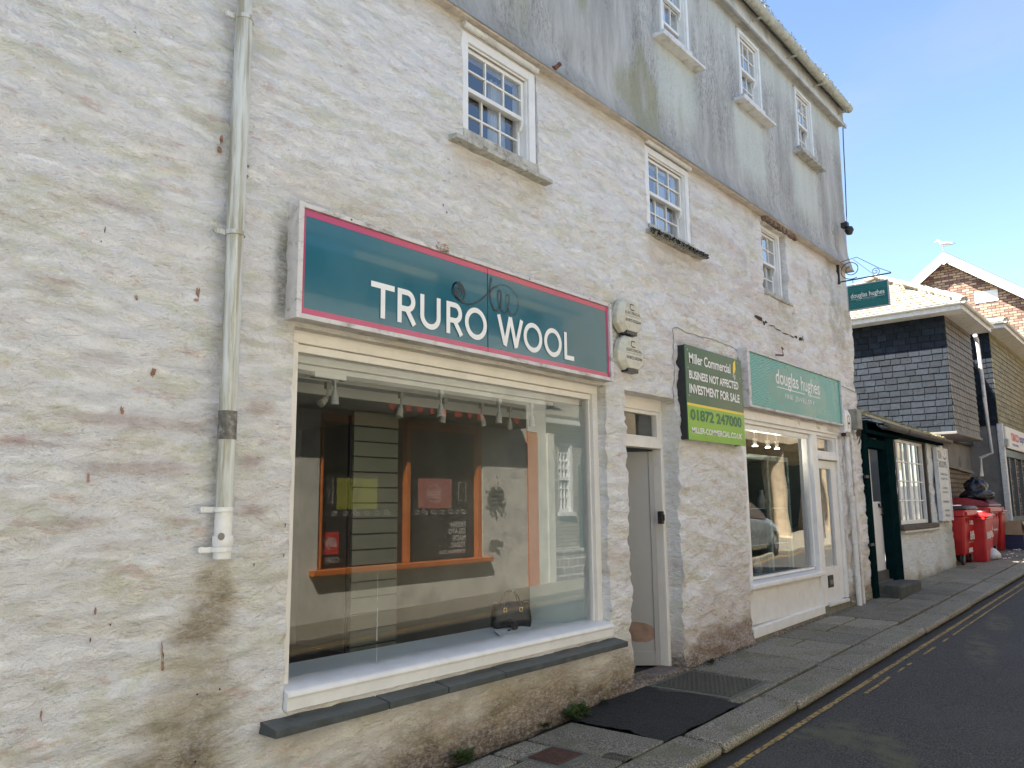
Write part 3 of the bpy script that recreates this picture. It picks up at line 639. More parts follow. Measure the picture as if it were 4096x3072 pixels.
M_panel = mat('display_side_panel', (.72, .78, .74), .5, .05, 2)
sp = MB(); sp.box(5.69, 5.73, .192, .82, .618, 2.56); sp.build('side_panel', M_panel, B)
it = MB(); it.box(2.36, 5.73, .19, .82, 2.47, 2.56); it.box(2.36, 5.73, .82, .86, 2.40, 2.56); it.box(1.9, 8.4, .86, 5.15, 2.56, 2.62); it.build('ceiling', M_ceil, B)
it = MB(); it.box(5.75, 5.82, .3, 5.15, -.1, 2.56); it.box(1.9, 2.0, .3, 5.15, -.1, 2.56); it.box(2.0, 8.4, 4.4, 4.5, -.1, 2.56); it.box(2.36, 5.69, .80, .84, .06, .56); it.build('interior_walls', M_room, B)
it = MB(); it.box(1.9, 5.76, .84, 5.15, -.1, .05); it.build('interior_floor', mat('dark_floor_boards', (.05, .042, .035), .35, .3, 3, stretch=(1, 8, 1)), B)
# slatted display panel
sw = empty('slatwall_panel', (4.47, 1.5, .05), label='tall grey slatted display panel standing inside the big shop window', cat='display panel')
b = MB(); b.box(4.22, 4.74, 1.53, 1.56, .1, 2.38); b.build('backing', M_black, sw)
b = MB(); z = .12
while z < 2.30: b.box(4.235, 4.725, 1.50, 1.53, z, z + .118); z += .128
b.build('slats', mat('slatwall_grey', (.15, .155, .12), .5, .05, 3), sw, bevel=.003)
cb = empty('brown_cabinet', (2.9, 2.2, .05), label='brown wooden cabinet at the left inside the empty shop', cat='cabinet')
b = MB(); b.box(2.62, 3.02, 2.0, 2.5, .05, 1.9); b.build('carcass', mat('brown_wood', (.11, .055, .03), .5, .2, 4, stretch=(1, 1, .2)), cb, bevel=.004)
b = MB(); b.box(2.65, 2.99, 1.98, 1.998, .12, .9); b.box(2.65, 2.99, 1.98, 1.998, .94, 1.86); b.build('door', MATS['brown_wood'], cb, bevel=.004)
bb = MB(); bb.box(3.05, 3.75, 1.5, 2.0, .055, .36); bb.box(3.07, 3.73, 1.48, 1.499, .09, .33); o = bb.build('storage_box', M_black, bevel=.02); tag(o, 'low black storage box on the shop floor behind the deck', 'box')
# spotlights on two tracks
tk = MB(); tk.box(2.75, 5.3, .225, .26, 2.435, 2.468); tk.box(2.75, 5.3, .50, .53, 2.435, 2.468); tk.box(2.9, 3.14, .215, .27, 2.40, 2.434)
o = tk.build('lighting_track', M_ceil, B, bevel=.003)
M_spot = mat('spotlight_white', (.30, .29, .27), .4, .04)
def spot(x, y, tilt, hang=.05):
    t = empty('spotlight', (x, y, 2.435), cat='spotlight', group='ceiling spotlights inside the wool shop', label='white ceiling spotlight inside the wool shop window')
    a = MB(); a.box(x - .018, x + .018, y - .014, y + .014, 2.39, 2.434); a.tube([(x, y, 2.39), (x, y, 2.39 - hang)], .008, 8); a.build('bracket', M_spot, t)
    d = Vector(tilt).normalized(); O = Vector((x, y, 2.39 - hang)); h = MB(); prof = [(.012, 0), (.022, .02), (.034, .06), (.038, .085), (.035, .09), (.038, .095), (.035, .10), (.038, .105), (.035, .112), (.039, .118), (.039, .14), (.034, .143)]
    h.lathe(prof, (0, 0, 0)); q = d.to_track_quat('Z', 'Y').to_matrix(); h.v = [tuple(O + q @ (Vector(p) * .66)) for p in h.v]; h.build('lamp_head', M_spot, t, smooth=True)
for a in ((3.07, .24, (0, 0, -1)), (4.0, .24, (0, .05, -1)), (4.63, .24, (0, .05, -1)), (5.03, .24, (.05, 0, -1)), (3.22, .515, (-.7, -.2, -.6)), (3.87, .515, (-.3, -.1, -1)), (4.31, .515, (-.1, .2, -1)), (4.73, .515, (.4, .2, -.8)), (5.08, .515, (.3, .3, -.8))): spot(*a)
vt = MB(); vt.lathe([(.0, 2.558), (.11, 2.556), (.12, 2.545), (.10, 2.54), (.105, 2.53), (.07, 2.52), (.0, 2.52)][::-1], (4.4, 1.61, 0)); o = vt.build('ceiling_vent', M_ceil, smooth=True); tag(o, 'round ceiling vent inside the wool shop', 'vent')
# handbag
hb = empty('handbag', (5.22, .66, .62), label='black leather handbag with two looped handles standing on the shop display deck', cat='handbag')
O = Vector((5.24, .66, .62)); u = Vector((.80, -.55, 0)).normalized(); v = Vector((.55, .80, 0)).normalized()
def hp(a, b, z): return tuple(O + u * a + v * b + Vector((0, 0, z)))
M_lea = mat('black_leather', (.012, .011, .012), .32, .3, 10, .002, 70)
rg = []
for z, w, t_ in ((0, .155, .065), (.015, .165, .075), (.06, .17, .078), (.13, .165, .06), (.19, .15, .03), (.20, .14, .012)):
    rg.append([hp(w * math.copysign(abs(math.cos(q)) ** .45, math.cos(q)), t_ * math.copysign(abs(math.sin(q)) ** .45, math.sin(q)), z + .008 * math.sin(3 * q)) for q in [2 * math.pi * i / 28 for i in range(28)]])
m = MB(); m.loft(rg); m.build('bag_body', M_lea, hb, smooth=True)
for s_ in (-1, 1):
    m = MB(); pts = [hp(.075 * math.cos(q) * (1.0 if math.sin(q) < .3 else .92), s_ * (.055 - .03 * max(0, math.sin(q))), .14 + .15 * max(0, math.sin(q)) ** .7 if math.sin(q) > 0 else .14 + .04 * math.sin(q)) for q in [R(-30) + R(240) * i / 24 for i in range(25)]]
    m.tube(pts, .006, 8); m.build('handle', M_lea, hb, smooth=True)
M_brass = mat('brass_buckle', (.55, .42, .22), .3, .1, metal=.9)
for a in (-.068, .068):
    m = MB(); 
    for q in ((a - .014, .13, .004, .034), (a + .010, .13, .004, .034)): m.obox(hp(q[0], -.078, q[1]), u, (0, 0, 1), v, q[2], q[3], .005)
    for z in (.13, .16): m.obox(hp(a - .014, -.078, z), u, (0, 0, 1), v, .028, .004, .005)
    m.build('buckle', M_brass, hb)
m = MB(); m.tube([hp(-.15, 0, .196), hp(.15, 0, .196)], .004, 6); m.build('zip', M_brass, hb)
M_paper = mat('white_paper', (.80, .80, .78), .7, .04)
pp = MB()
for i, (cx, cy, a, w, l) in enumerate(((5.02, .44, .5, .30, .21), (5.10, .46, .05, .34, .22), (4.94, .42, .9, .28, .20), (5.04, .40, -.2, .30, .2))):
    c, s_ = math.cos(a), math.sin(a); pp.hexa([(cx + c * x - s_ * y, cy + s_ * x + c * y, .6195 + i * .004 + z + (.006 if x > 0 and z else 0)) for z in (0, .002) for x, y in ((-w / 2, -l / 2), (w / 2, -l / 2), (w / 2, l / 2), (-w / 2, l / 2))])
papers = pp.build('loose_papers', M_paper); tag(papers, 'untidy pile of white papers beside the handbag on the display deck', 'papers')
pp = MB(); pp.hexa([(5.50 + x, .53 + y, .6190 + z) for z in (0, .002) for x, y in ((0, 0), (.17, .05), (.13, .13), (-.03, .12))]); tag(pp.build('sheet_of_paper', M_paper), 'single sheet of paper lying near the side panel of the display deck', 'paper')
pp = MB(); pp.lathe([(.016, -.012), (.034, -.012), (.034, .012), (.016, .012)], (5.05, .46, .6335 + .034), 'y', 20); pp.tube([(5.0, .47, .64), (4.97, .46, .636)], .008, 6); tag(pp.build('tape_roll', M_black, smooth=True), 'black roll of tape lying on the papers', 'tape')

# ------------------------------------------------------------------ wool shop sign
M_screw0 = mat('rusted_screw', (.12, .08, .06), .6, .2)
sg = empty('shop_sign', (4.13, 0, 3.0), label='long teal shop sign with pink edge reading TRURO WOOL', cat='sign')
M_frame = mat('weathered_sign_frame', (.60, .575, .56), .6, .1, 9, .002, 40, dirt=(.20, .17, .12), dsc=14, damt=.85, stretch=(.5, 1, 1))
fr = MB(); fr.box(2.566, 5.689, -.105, .02, 3.305, 3.333); fr.box(2.566, 5.689, -.105, .02, 2.657, 2.685); fr.box(2.53, 2.565, -.110, .02, 2.655, 3.335); fr.box(5.69, 5.725, -.110, .02, 2.655, 3.335)
fr.build('frame', M_frame, sg, bevel=.003)
def gloss(name, c, r=.12, k=.5, dirt=None):
    return mat(name, c, r, .04, 3, coat=k, dirt=dirt, dsc=5, damt=.2)
b = MB(); b.box(2.565, 5.69, -.088, -.02, 2.685, 3.305); b.build('board', gloss('teal_acrylic', (.010, .115, .165), .14, .35), sg)
M_pink = gloss('pink_edge', (.46, .045, .13), .2)
e = MB(); y = -.0895
for a in ((2.566, 5.689, 3.262, 3.303), (2.566, 5.689, 2.687, 2.722), (2.566, 2.590, 2.722, 3.262), (5.662, 5.689, 2.722, 3.262)): e.poly([(a[0], y, a[2]), (a[1], y, a[2]), (a[1], y, a[3]), (a[0], y, a[3])])
e.build('pink_border', M_pink, sg)
e = MB(); e.box(4.138, 4.1405, -.0912, -.0885, 2.687, 3.303); e.build('seam', M_dark, sg)
M_let = mat('white_vinyl', (.80, .80, .78), .35, .02)
def glyph(mb, ch, x, w, z0=2.76, h=.222, t=.036):
    O = (x, -.0905, z0); a = t / 2; cnt = [0]
    def rb(p, c=False): cnt[0] += 1; ribbon(mb, p, t, O, X_, Z_, .0015 + .0007 * cnt[0], c)
    if ch == 'T': rb([(0, h - a), (w, h - a)]); rb([(w / 2, 0), (w / 2, h - a)])
    if ch == 'L': rb([(a, 0), (a, h)]); rb([(a, a), (w, a)])
    if ch == 'O': rb(arc(w / 2, h / 2, w / 2 - a, h / 2 - a + .003, 0, 360, 40)[:-1], True)
    if ch == 'U': rb([(a, h)] + [(a + (w / 2 - a) * (1 - math.cos(q)), .085 - (.085 - a + .003) * math.sin(q)) for q in [math.pi * i / 20 for i in range(21)]] + [(w - a, h)])
    if ch == 'R':
        rb([(a, 0), (a, h)]); r_ = (h * .52) / 2 - a * .2
        rb([(a, h - a), (w * .50, h - a)] + [(w * .50 + r_ * .98 * math.sin(q), h - a - r_ + r_ * math.cos(q)) for q in [math.pi * i / 14 for i in range(1, 15)]] + [(a, h - a - 2 * r_)])
        rb([(w * .48, h - a - 2 * r_), (w - a * .9, 0)])
    if ch == 'W': rb([(a, h), (w * .29, a * .6)]); rb([(w * .29, 0), (w * .5, h)]); rb([(w * .5, h), (w * .71, 0)]); rb([(w * .71, a * .6), (w - a, h)])
lt = [('T', 3.07, .19), ('R', 3.285, .16), ('U', 3.48, .185), ('R', 3.72, .16), ('O', 3.90, .225), ('W', 4.235, .295), ('O', 4.535, .225), ('O', 4.785, .225), ('L', 5.045, .13)]
for ch, x, w in lt:
    m = MB(); glyph(m, ch, x, w)
    for i in range(len(m.v)):                           # keep overlapping strokes from sharing a plane
        pass
    m.build('letter', M_let, sg)
# thread doodle above the lettering
def P_(px, py): p = at(1760 + px / 4.88, 1080 + py / 4.88, -.09); return (p.x, p.z)
raw = [(345, 380), (320, 420), (350, 455), (390, 420), (370, 350), (320, 335), (290, 390), (310, 470), (370, 530), (430, 480), (420, 370), (360, 270), (290, 260), (250, 330), (270, 450), (340, 560), (430, 590), (485, 480), (450, 340), (370, 245), (300, 250), (245, 340), (270, 480), (380, 600), (500, 650), (620, 660), (740, 620), (860, 530), (950, 440), (1060, 340), (1180, 295), (1300, 310), (1420, 400), (1510, 550), (1530, 700), (1500, 820), (1430, 885), (1370, 850), (1320, 760), (1290, 640), (1290, 520), (1320, 480), (1350, 530), (1345, 680), (1320, 790), (1270, 840), (1210, 800), (1160, 700), (1130, 540), (1135, 430), (1165, 395), (1195, 480), (1190, 640), (1150, 760), (1100, 795), (1040, 740), (990, 600), (970, 420), (985, 260), (1008, 145)]
def catmull(p, n=6):
    o = []
    for i in range(len(p) - 1):
        a, b, c, d = p[max(i - 1, 0)], p[i], p[i + 1], p[min(i + 2, len(p) - 1)]
        for k in range(n):
            t = k / n; o.append(tuple(.5 * ((2 * b[j]) + (-a[j] + c[j]) * t + (2 * a[j] - 5 * b[j] + 4 * c[j] - d[j]) * t * t + (-a[j] + 3 * b[j] - 3 * c[j] + d[j]) * t ** 3) for j in range(len(b))))
    return o + [p[-1]]
m = MB(); ribbon(m, catmull([P_(*q) for q in raw]), .0085, (0, -.0905, 0), X_, Z_, .004, taper=lambda t: 1.15 - .75 * abs(math.sin(t * 3.1)) ** 3 if t > .5 else 1.1)
m.build('thread_doodle', mat('dark_thread_print', (.03, .03, .035), .4), sg)
for x in (2.9, 3.7, 4.6, 5.4):
    m = MB(); m.lathe([(.006, -.003), (.006, 0)], (x, -.1055, 3.319), 'y', 8); m.build('screw', M_screw0, sg)
sq = MB()
for i in range(60):
    x, z = 3.66 + random.uniform(-.06, .06), 3.335 + random.uniform(-.03, .03); sq.poly([(x, -.11, z), (x + random.uniform(.005, .02), -.115, z + random.uniform(-.01, .01)), (x + random.uniform(0, .01), -.105, z + random.uniform(.004, .012))])
tag(sq.build('dry_weed', mat('dry_weed_brown', (.30, .14, .07), .9, .3)), 'small dry brown weed growing on the top edge of the wool shop sign', 'weed')

# ------------------------------------------------------------------ alarm boxes
M_alarm = mat('aged_alarm_box', (.55, .53, .43), .5, .08, 12, dirt=(.28, .24, .16), dsc=16, damt=.5)
M_ink = mat('dark_print', (.03, .03, .05), .5)
def alarm(cx, z0, lab):
    t = empty('alarm_box', (cx, -.05, z0), label=lab, cat='alarm box', group='alarm boxes beside the wool shop sign')
    out = [(-.115, .0), (-.20, .07), (-.205, .16), (-.15, .27), (-.09, .315), (.06, .315), (.13, .26), (.19, .14), (.19, .06), (.10, .0)]
    inn = [(-.09, .02), (-.06 - .09, .085), (-.15, .16), (-.11, .25), (-.06, .295), (.05, .295), (.11, .24), (.165, .14), (.165, .075), (.08, .02)]
    back = [(cx + a, -.008, z0 + b) for a, b in out]; mid = [(cx + a, -.060, z0 + b) for a, b in out]; fr_ = [(cx + a * .93, -.10, z0 + b) for a, b in inn]
    m = MB(); m.loft([back, mid, fr_]); m.build('cover', M_alarm, t, bevel=.004)
    m = MB(); m.prism([(cx - .10, -.02, z0 + .018), (cx - .10, -.095, z0 + .018), (cx + .075, -.095, z0 + .018), (cx + .085, -.02, z0 + .018)], (0, 0, -.035)); m.build('strobe', mat('navy_lens', (.015, .018, .03), .25), t, bevel=.004)
    y = -.1005
    text('ELECTRICAL', M_ink, t, (cx - .125, y, z0 + .168), X_, Z_, .255, .026, bold=.01)
    text('01872 552244', M_ink, t, (cx - .12, y, z0 + .098), X_, Z_, .25, .028, bold=.015)
    m = MB(); ribbon(m, [(.025, .05), (-.03, .05), (-.042, .042), (-.042, .010), (-.03, 0), (.025, 0)], .010, (cx + .0, y, z0 + .212), X_, Z_, .0012); m.build('logo', M_ink, t)
    m = MB(); ribbon(m, [(0, 0), (.24, 0)], .006, (cx - .12, y, z0 + .152), X_, Z_, .0012); ribbon(m, [(0, 0), (.03, .045), (.06, 0)], .004, (cx - .115, y, z0 + .212), X_, Z_, .0012); m.build('small_print', mat('grey_print', (.35, .33, .30), .6), t)
alarm(6.085, 3.135, 'upper of the two cream alarm boxes, flaking at its top, reading ELECTRICAL')
alarm(6.085, 2.795, 'lower of the two cream alarm boxes, just above the narrow doorway')
al = MB(); al.tube([(5.99, -.02, 3.14), (5.98, -.02, 3.09)], .008, 6); al.build('alarm_cable', M_black, B)

# ------------------------------------------------------------------ narrow doorway
f = MB(); gy = gz(6.5)
f.box(6.06, 6.10, .15, .25, gy + .03, 2.63); f.box(6.93, 6.98, .15, .25, gy + .03, 2.63); f.box(6.10, 6.93, .15, .25, 2.51, 2.63); f.box(6.10, 6.93, .14, .25, 2.15, 2.24)
f.box(6.10, 6.14, .16, .22, 2.24, 2.51); f.box(6.89, 6.93, .16, .22, 2.24, 2.51); f.box(6.14, 6.89, .165, .215, 2.475, 2.51); f.box(6.14, 6.89, .165, .215, 2.24, 2.265)
dw = f.build('doorway', MATS['cream_white_frame'], B, bevel=.005)
g = MB(); g.poly([(6.13, .20, 2.26), (6.9, .20, 2.26), (6.9, .20, 2.48), (6.13, .20, 2.48)]); g.build('pane', M_glass, dw)
M_dgrey = mat('grey_painted_door', (.30, .30, .305), .4, .04, 4, .0005, 60)
d = MB(); O = Vector((6.915, .23, gy + .04)); du = Vector((-.62, .785, 0)).normalized(); dn = Vector((-.785, -.62, 0)).normalized()
d.obox(O, du, (0, 0, 1), -dn, .80, 2.02, .045); lf = d.build('door_leaf', M_dgrey, dw, bevel=.004)
d = MB(); 
for a, b, z0_, z1_ in ((0, .05, .0, 2.02), (.75, .80, 0, 2.02), (.05, .75, 0, .13)): d.obox(O + du * a + dn * .0001 + Vector((0, 0, z0_)), du, (0, 0, 1), dn, b - a, z1_ - z0_, .012)
d.build('door_rail', M_dgrey, lf, bevel=.003)
pts = [(.10, .30), (.14, .36), (.20, .385), (.30, .40), (.40, .385), (.45, .36), (.46, .33), (.55, .315), (.60, .305), (.52, .29), (.42, .28), (.38, .24), (.30, .215), (.20, .21), (.12, .24)]
d = MB(); d.prism([O + du * (a - .07) + Vector((0, 0, b)) + dn * .001 for a, b in pts], dn * .0015); d.build('worn_patch', mat('bare_brown_primer', (.26, .17, .13), .8, .25, 8, .002, 40), lf)
lk = MB(); lk.box(6.835, 6.875, .11, .16, 1.43, 1.55); lk.box(6.845, 6.865, .095, .11, 1.46, 1.52); lk.build('lock', M_black, dw, bevel=.005)
th = MB(); th.box(6.08, 6.96, .04, .26, -.15 - .083, .028 - .083, .0237); th.build('threshold', mat('worn_threshold', (.20, .16, .14), .9, .3, 9, .01, 20, dirt=(.08, .08, .05), dsc=9, damt=.8), dw, bevel=.015)
pas = MB(); pas.box(6.0, 6.04, .262, 2.8, -.1, 2.63); pas.box(7.02, 7.06, .262, 2.8, -.1, 2.63); pas.box(6.04, 7.02, 2.8, 2.85, -.1, 2.63); pas.box(6.04, 7.02, .262, 2.8, 2.63, 2.66); pas.build('passage_wall', M_room, B)
pas = MB(); pas.box(6.04, 7.02, .262, 2.8, -.2, gy + .02); pas.build('door_mat', mat('black_coir', (.018, .018, .019), .95, .3, 60, .006, 120), B)
cu = MB(); n = 26
for i in range(n): 
    a, b = (6.15 + .36 * j / n for j in (i, i + 1)); cu.poly([(a, .30 + .014 * math.sin(i * 1.3), 2.2), (b, .30 + .014 * math.sin((i + 1) * 1.3), 2.2), (b, .30 + .014 * math.sin((i + 1) * 1.3), 2.6), (a, .30 + .014 * math.sin(i * 1.3), 2.6)])
cu.build('curtain', mat('cream_curtain', (.55, .52, .46), .9, .05), dw, smooth=2)
# thin cables on the wall
def cable(pts, r, name='cable', m=None, y=None):
    c = MB(); P = []
    for x, z in catmull(pts, 5): P.append((x, (-float(disp(np.array([x]), np.array([z]))[0]) - r if y is None else y), z))
    c.tube(P, r, 6); return c.build(name, m or M_wcab, B, smooth=True)
M_wcab = mat('painted_cable', (.34, .32, .29), .6, .15, 20)
cable([(6.80, 2.57), (6.93, 2.60), (6.965, 2.68), (6.965, 3.05), (6.975, 3.28), (7.03, 3.36), (7.3, 3.355), (7.8, 3.36), (8.2, 3.35), (8.52, 3.34)], .0055)
cable([(11.62, 3.33), (12.0, 3.31), (12.4, 3.29), (12.68, 3.28)], .006)

# ------------------------------------------------------------------ estate agent's board
ea = empty('estate_agent_board', (7.7, 0, 2.7), label='square green sale board reading Miller Commercial, screwed to the wall', cat='sign')
for x in (7.05, 8.30): b = MB(); b.box(x, x + .04, -.085, .01, 2.24, 3.18); b.build('batten', M_black, ea)
x0, x1, z0, z1 = 7.045, 8.345, 2.235, 3.185
M_dg = gloss('dark_green_print', (.018, .095, .045), .35, .1); M_lg = gloss('lime_green_print', (.20, .42, .025), .35, .1); M_y = gloss('yellow_print', (.75, .55, .02), .35, .1); M_w = mat('white_print', (.78, .78, .76), .4, .02)
b = MB(); b.box(x0, x1, -.097, -.086, z0, z1); bd = b.build('board', M_dg, ea)
b = MB(); b.poly([(x0 + .001, -.0980, z0 + .001), (x1 - .001, -.0980, z0 + .001), (x1 - .001, -.0980, 2.585), (x0 + .001, -.0980, 2.585)]); b.build('lime_panel', M_lg, ea)
b = MB(); b.poly([(x0 + .001, -.0985, 2.575), (x1 - .001, -.0985, 2.575), (x1 - .001, -.0985, 2.60), (x0 + .001, -.0985, 2.60)]); b.build('yellow_stripe', M_y, ea)
def tq(s, m, px0, py0, px1, py1, z, h, y=-.099, par=None, bold=.02, k=1.): # text between two photo columns at height z
    a = at(px0, py0, y).x; b_ = at(px1, py1, y).x
    return text(s, m, par, (a, y, z), X_, Z_, b_ - a, h, bold=bold)
zz = lambda px, py: at(px, py, -.1).z
def zx(x, y): return (2600 + x / 2.458, 1350 + y / 2.458)
tq('Miller Commercial', M_w, *zx(382, 200), *zx(790, 330), 3.005, .105, par=ea, bold=.02)
tq('BUSINESS NOT AFFECTED', M_w, *zx(385, 400), *zx(868, 500), 2.845, .086, par=ea, bold=.03)
tq('INVESTMENT FOR SALE', M_w, *zx(388, 520), *zx(880, 620), 2.70, .094, par=ea, bold=.03)
tq('01872 247000', mat('green_number', (.02, .13, .05), .4), *zx(400, 780), *zx(900, 860), 2.43, .115, par=ea, bold=.035)
tq('MILLER-COMMERCIAL.CO.UK', M_w, *zx(413, 920), *zx(905, 970), 2.305, .06, par=ea, bold=.025)
lx = at(*zx(820, 300), -.099).x
m = MB(); m.poly([(lx - .025, -.0995, 3.03), (lx - .01, -.0995, 3.13), (lx + .05, -.0995, 3.17), (lx + .05, -.0995, 3.07), (lx + .02, -.0995, 3.02)]); m.build('logo', M_y, ea)
m = MB()
for k in range(2): ribbon(m, [(-.03, .0 - .025 * k), (-.01, .03 - .025 * k), (.01, -.03 - .025 * k), (.035, -.0 - .025 * k)], .009, (lx, -.0995, 3.0), X_, Z_, .0008)
m.build('logo_lines', M_w, ea)
M_screw = mat('zinc_screw', (.3, .3, .3), .4, .1, metal=.6)
m = MB()
for sx, sz in ((.05, .90), (.05, .72), (.05, .44), (.05, .2), (.09, .03), (.40, .03), (.66, .03), (.94, .03), (1.22, .03), (1.24, .20), (1.24, .46), (1.24, .74), (1.20, .91)): m.lathe([(.011, -.002), (.011, 0)], (x0 + sx, -.0975, z0 + sz), 'y', 10)
m.build('screws', M_screw, ea)

# ------------------------------------------------------------------ jeweller's sign, front and hanging sign
def waves(O, U, V, w, h, skip, name, parent, m, step=.040, amp=.014, wl=.17, wd=.0085):
    mb = MB(); z = .02; r_ = 0
    while z < h - .012:
        run = []; n = int(w / .018)
        for i in range(n + 1):
            x = .012 + (w - .024) * i / n; zz_ = z + amp * math.sin(2 * math.pi * x / wl + (r_ % 4) * .35 + 1.2 * math.sin(x * 1.7 + z * 3)); ok = .008 < zz_ < h - .008 and not skip(x, zz_)
            if ok: run.append((x, zz_))
            if (not ok or i == n) and run:
                if len(run) > 2: ribbon(mb, run, wd, O, U, V, .0008)
                run = []
        z += step * .5; r_ += 1
    return mb.build(name, m, parent)
M_tl = gloss('light_teal_board', (.02, .235, .215), .3, .15); M_tl2 = mat('pale_teal_wave', (.13, .47, .44), .5, .02); M_tl3 = mat('dark_teal_wave', (.025, .22, .24), .5, .02)
js = empty('jeweller_sign', (10, 0, 3.0), label='turquoise wavy patterned fascia sign reading douglas hughes fine jewellery', cat='sign')
f = MB(); f.box(8.536, 11.599, -.115, .01, 3.325, 3.350); f.box(8.536, 11.599, -.115, .01, 2.687, 2.712); f.box(8.47, 8.535, -.12, .01, 2.685, 3.352); f.box(11.60, 11.635, -.12, .01, 2.685, 3.352)
f.build('frame', M_frame, js, bevel=.003)
b = MB(); b.box(8.535, 11.60, -.098, -.03, 2.712, 3.325); b.build('board', M_tl, js)
el = lambda x, z: ((x - 1.50) / 1.02) ** 2 + ((z - .295) / .295) ** 2 < 1
waves((8.535, -.0985, 2.712), X_, Z_, 3.065, .613, el, 'wave_pattern', js, M_tl2, step=.060, amp=.016, wl=.20, wd=.010)
text('douglas hughes', M_w, js, (9.30, -.099, 2.985), X_, Z_, 1.48, .235, bold=.012)
m = MB(); ribbon(m, [(0, 0), (.36, 0)], .011, (9.32, -.0985, 3.00), X_, Z_); ribbon(m, [(.46, 0), (.92, 0)], .011, (9.32, -.0985, 3.00), X_, Z_); ribbon(m, [(1.06, 0), (1.46, 0)], .011, (9.32, -.0985, 3.00), X_, Z_); m.build('underline', M_w, js)
text('FINE  JEWELLERY', M_w, js, (9.56, -.099, 2.865), X_, Z_, 1.0, .075, bold=.004)
hs = empty('hanging_sign', (12.2, 0, 4.9), label='small turquoise hanging sign on a black scrolled iron bracket at the corner', cat='sign')
xb = 12.2; M_iron2 = mat('black_wrought_iron', (.018, .018, .024), .5, .2, 30)
Yv = Vector((0, -1, 0))
def atb(px, py): p = atx(3340 + px / 5.53, 1020 + py / 5.53, xb); return (-p.y, p.z)
O = Vector((xb - .012, 0, 0))
q = [atb(*p) for p in ((245, 735), (1150, 500), (1255, 1065), (320, 1290))]
y0_, y1_ = (q[0][0] + q[3][0]) / 2, (q[1][0] + q[2][0]) / 2; zb_, zt_ = (q[3][1] + q[2][1]) / 2, (q[0][1] + q[1][1]) / 2
b = MB(); b.box(xb - .018, xb + .018, -y1_, -y0_, zb_, zt_); b.build('frame', mat('pale_metal_edge', (.45, .42, .42), .4, .1), hs, bevel=.003)
M_tl4 = gloss('deep_teal_board', (.0, .125, .12), .35, .1)
b = MB(); b.box(xb - .0215, xb + .0215, -y1_ + .018, -y0_ - .018, zb_ + .018, zt_ - .018); b.build('board', M_tl4, hs)
# faces -x; text runs towards -y
O2 = (xb - .0220, -y0_ - .018, zb_ + .018); hw, hh = y1_ - y0_ - .036, zt_ - zb_ - .036
waves(O2, Yv, Z_, hw, hh, lambda x, z: abs(z - hh * .5) < .075 and .02 < x < hw - .01, 'wave_pattern', hs, M_tl3, .05, .008, .16, .006)
text('douglas hughes', M_w, hs, (xb - .0225, -y0_ - .055, zb_ + hh * .46), Yv, Z_, hw - .08, .095, bold=.01)
m = MB(); ribbon(m, [(0, 0), (hw - .08, 0)], .004, (xb - .0225, -y0_ - .055, zb_ + hh * .465), Yv, Z_); m.build('underline', M_w, hs)
text('FINE  JEWELLERY', mat('dim_print', (.20, .36, .35), .5), hs, (xb - .0225, -y0_ - .13, zb_ + hh * .355), Yv, Z_, hw - .27, .028)
def bt(pts, r, n=8):
    c = MB(); c.tube([(xb, -a, z) for a, z in pts], r, n); return c
bar0, bar1 = atb(90, 650), atb(1235, 345); zbar = (bar0[1] + bar1[1]) / 2 + .0
c = bt([(0.01, zbar), (bar1[0], zbar)], .010); p0 = atb(30, 190)
c.box(xb - .016, xb + .016, -.035, .03, zbar - .03, zbar + .34)
c.tube([(xb, -.0, zbar + .30), (xb, -.30, zbar + .335), (xb, -bar1[0] * .8, zbar + .10), (xb, -bar1[0], zbar + .01)], .0045, 6)
c.tube([(xb, -.25, zbar + .31), (xb, -bar1[0] * .70, zbar + .01)], .003, 6)
sp_ = [(.20 + (.165 - .11 * t) * math.cos(R(-60 - 560 * t)), zbar + .160 + (.150 - .10 * t) * math.sin(R(-60 - 560 * t))) for t in [i / 60 for i in range(61)]]
c.tube([(xb, -a, z) for a, z in sp_], .006, 7)
sp_ = [(bar1[0] * .76 - .03 + (.062 - .05 * t) * math.cos(R(-70 + 560 * t)), zbar + .066 + (.060 - .05 * t) * math.sin(R(-70 + 560 * t))) for t in [i / 40 for i in range(41)]]
c.tube([(xb, -a, z) for a, z in sp_], .0045, 7)
c.build('bracket', M_iron2, hs, smooth=True)
for yy in (y0_ + (y1_ - y0_) * .16, y0_ + (y1_ - y0_) * .80):
    c = MB(); z = zbar - .012
    for i in range(4): c.lathe([(.006, -.002), (.009, -.002), (.009, .002), (.006, .002)], (xb, -yy, z), 'x' if i % 2 else 'y', 8); z -= max(.012, (zbar - zt_) / 4)
    c.build('chain', M_iron2, hs)

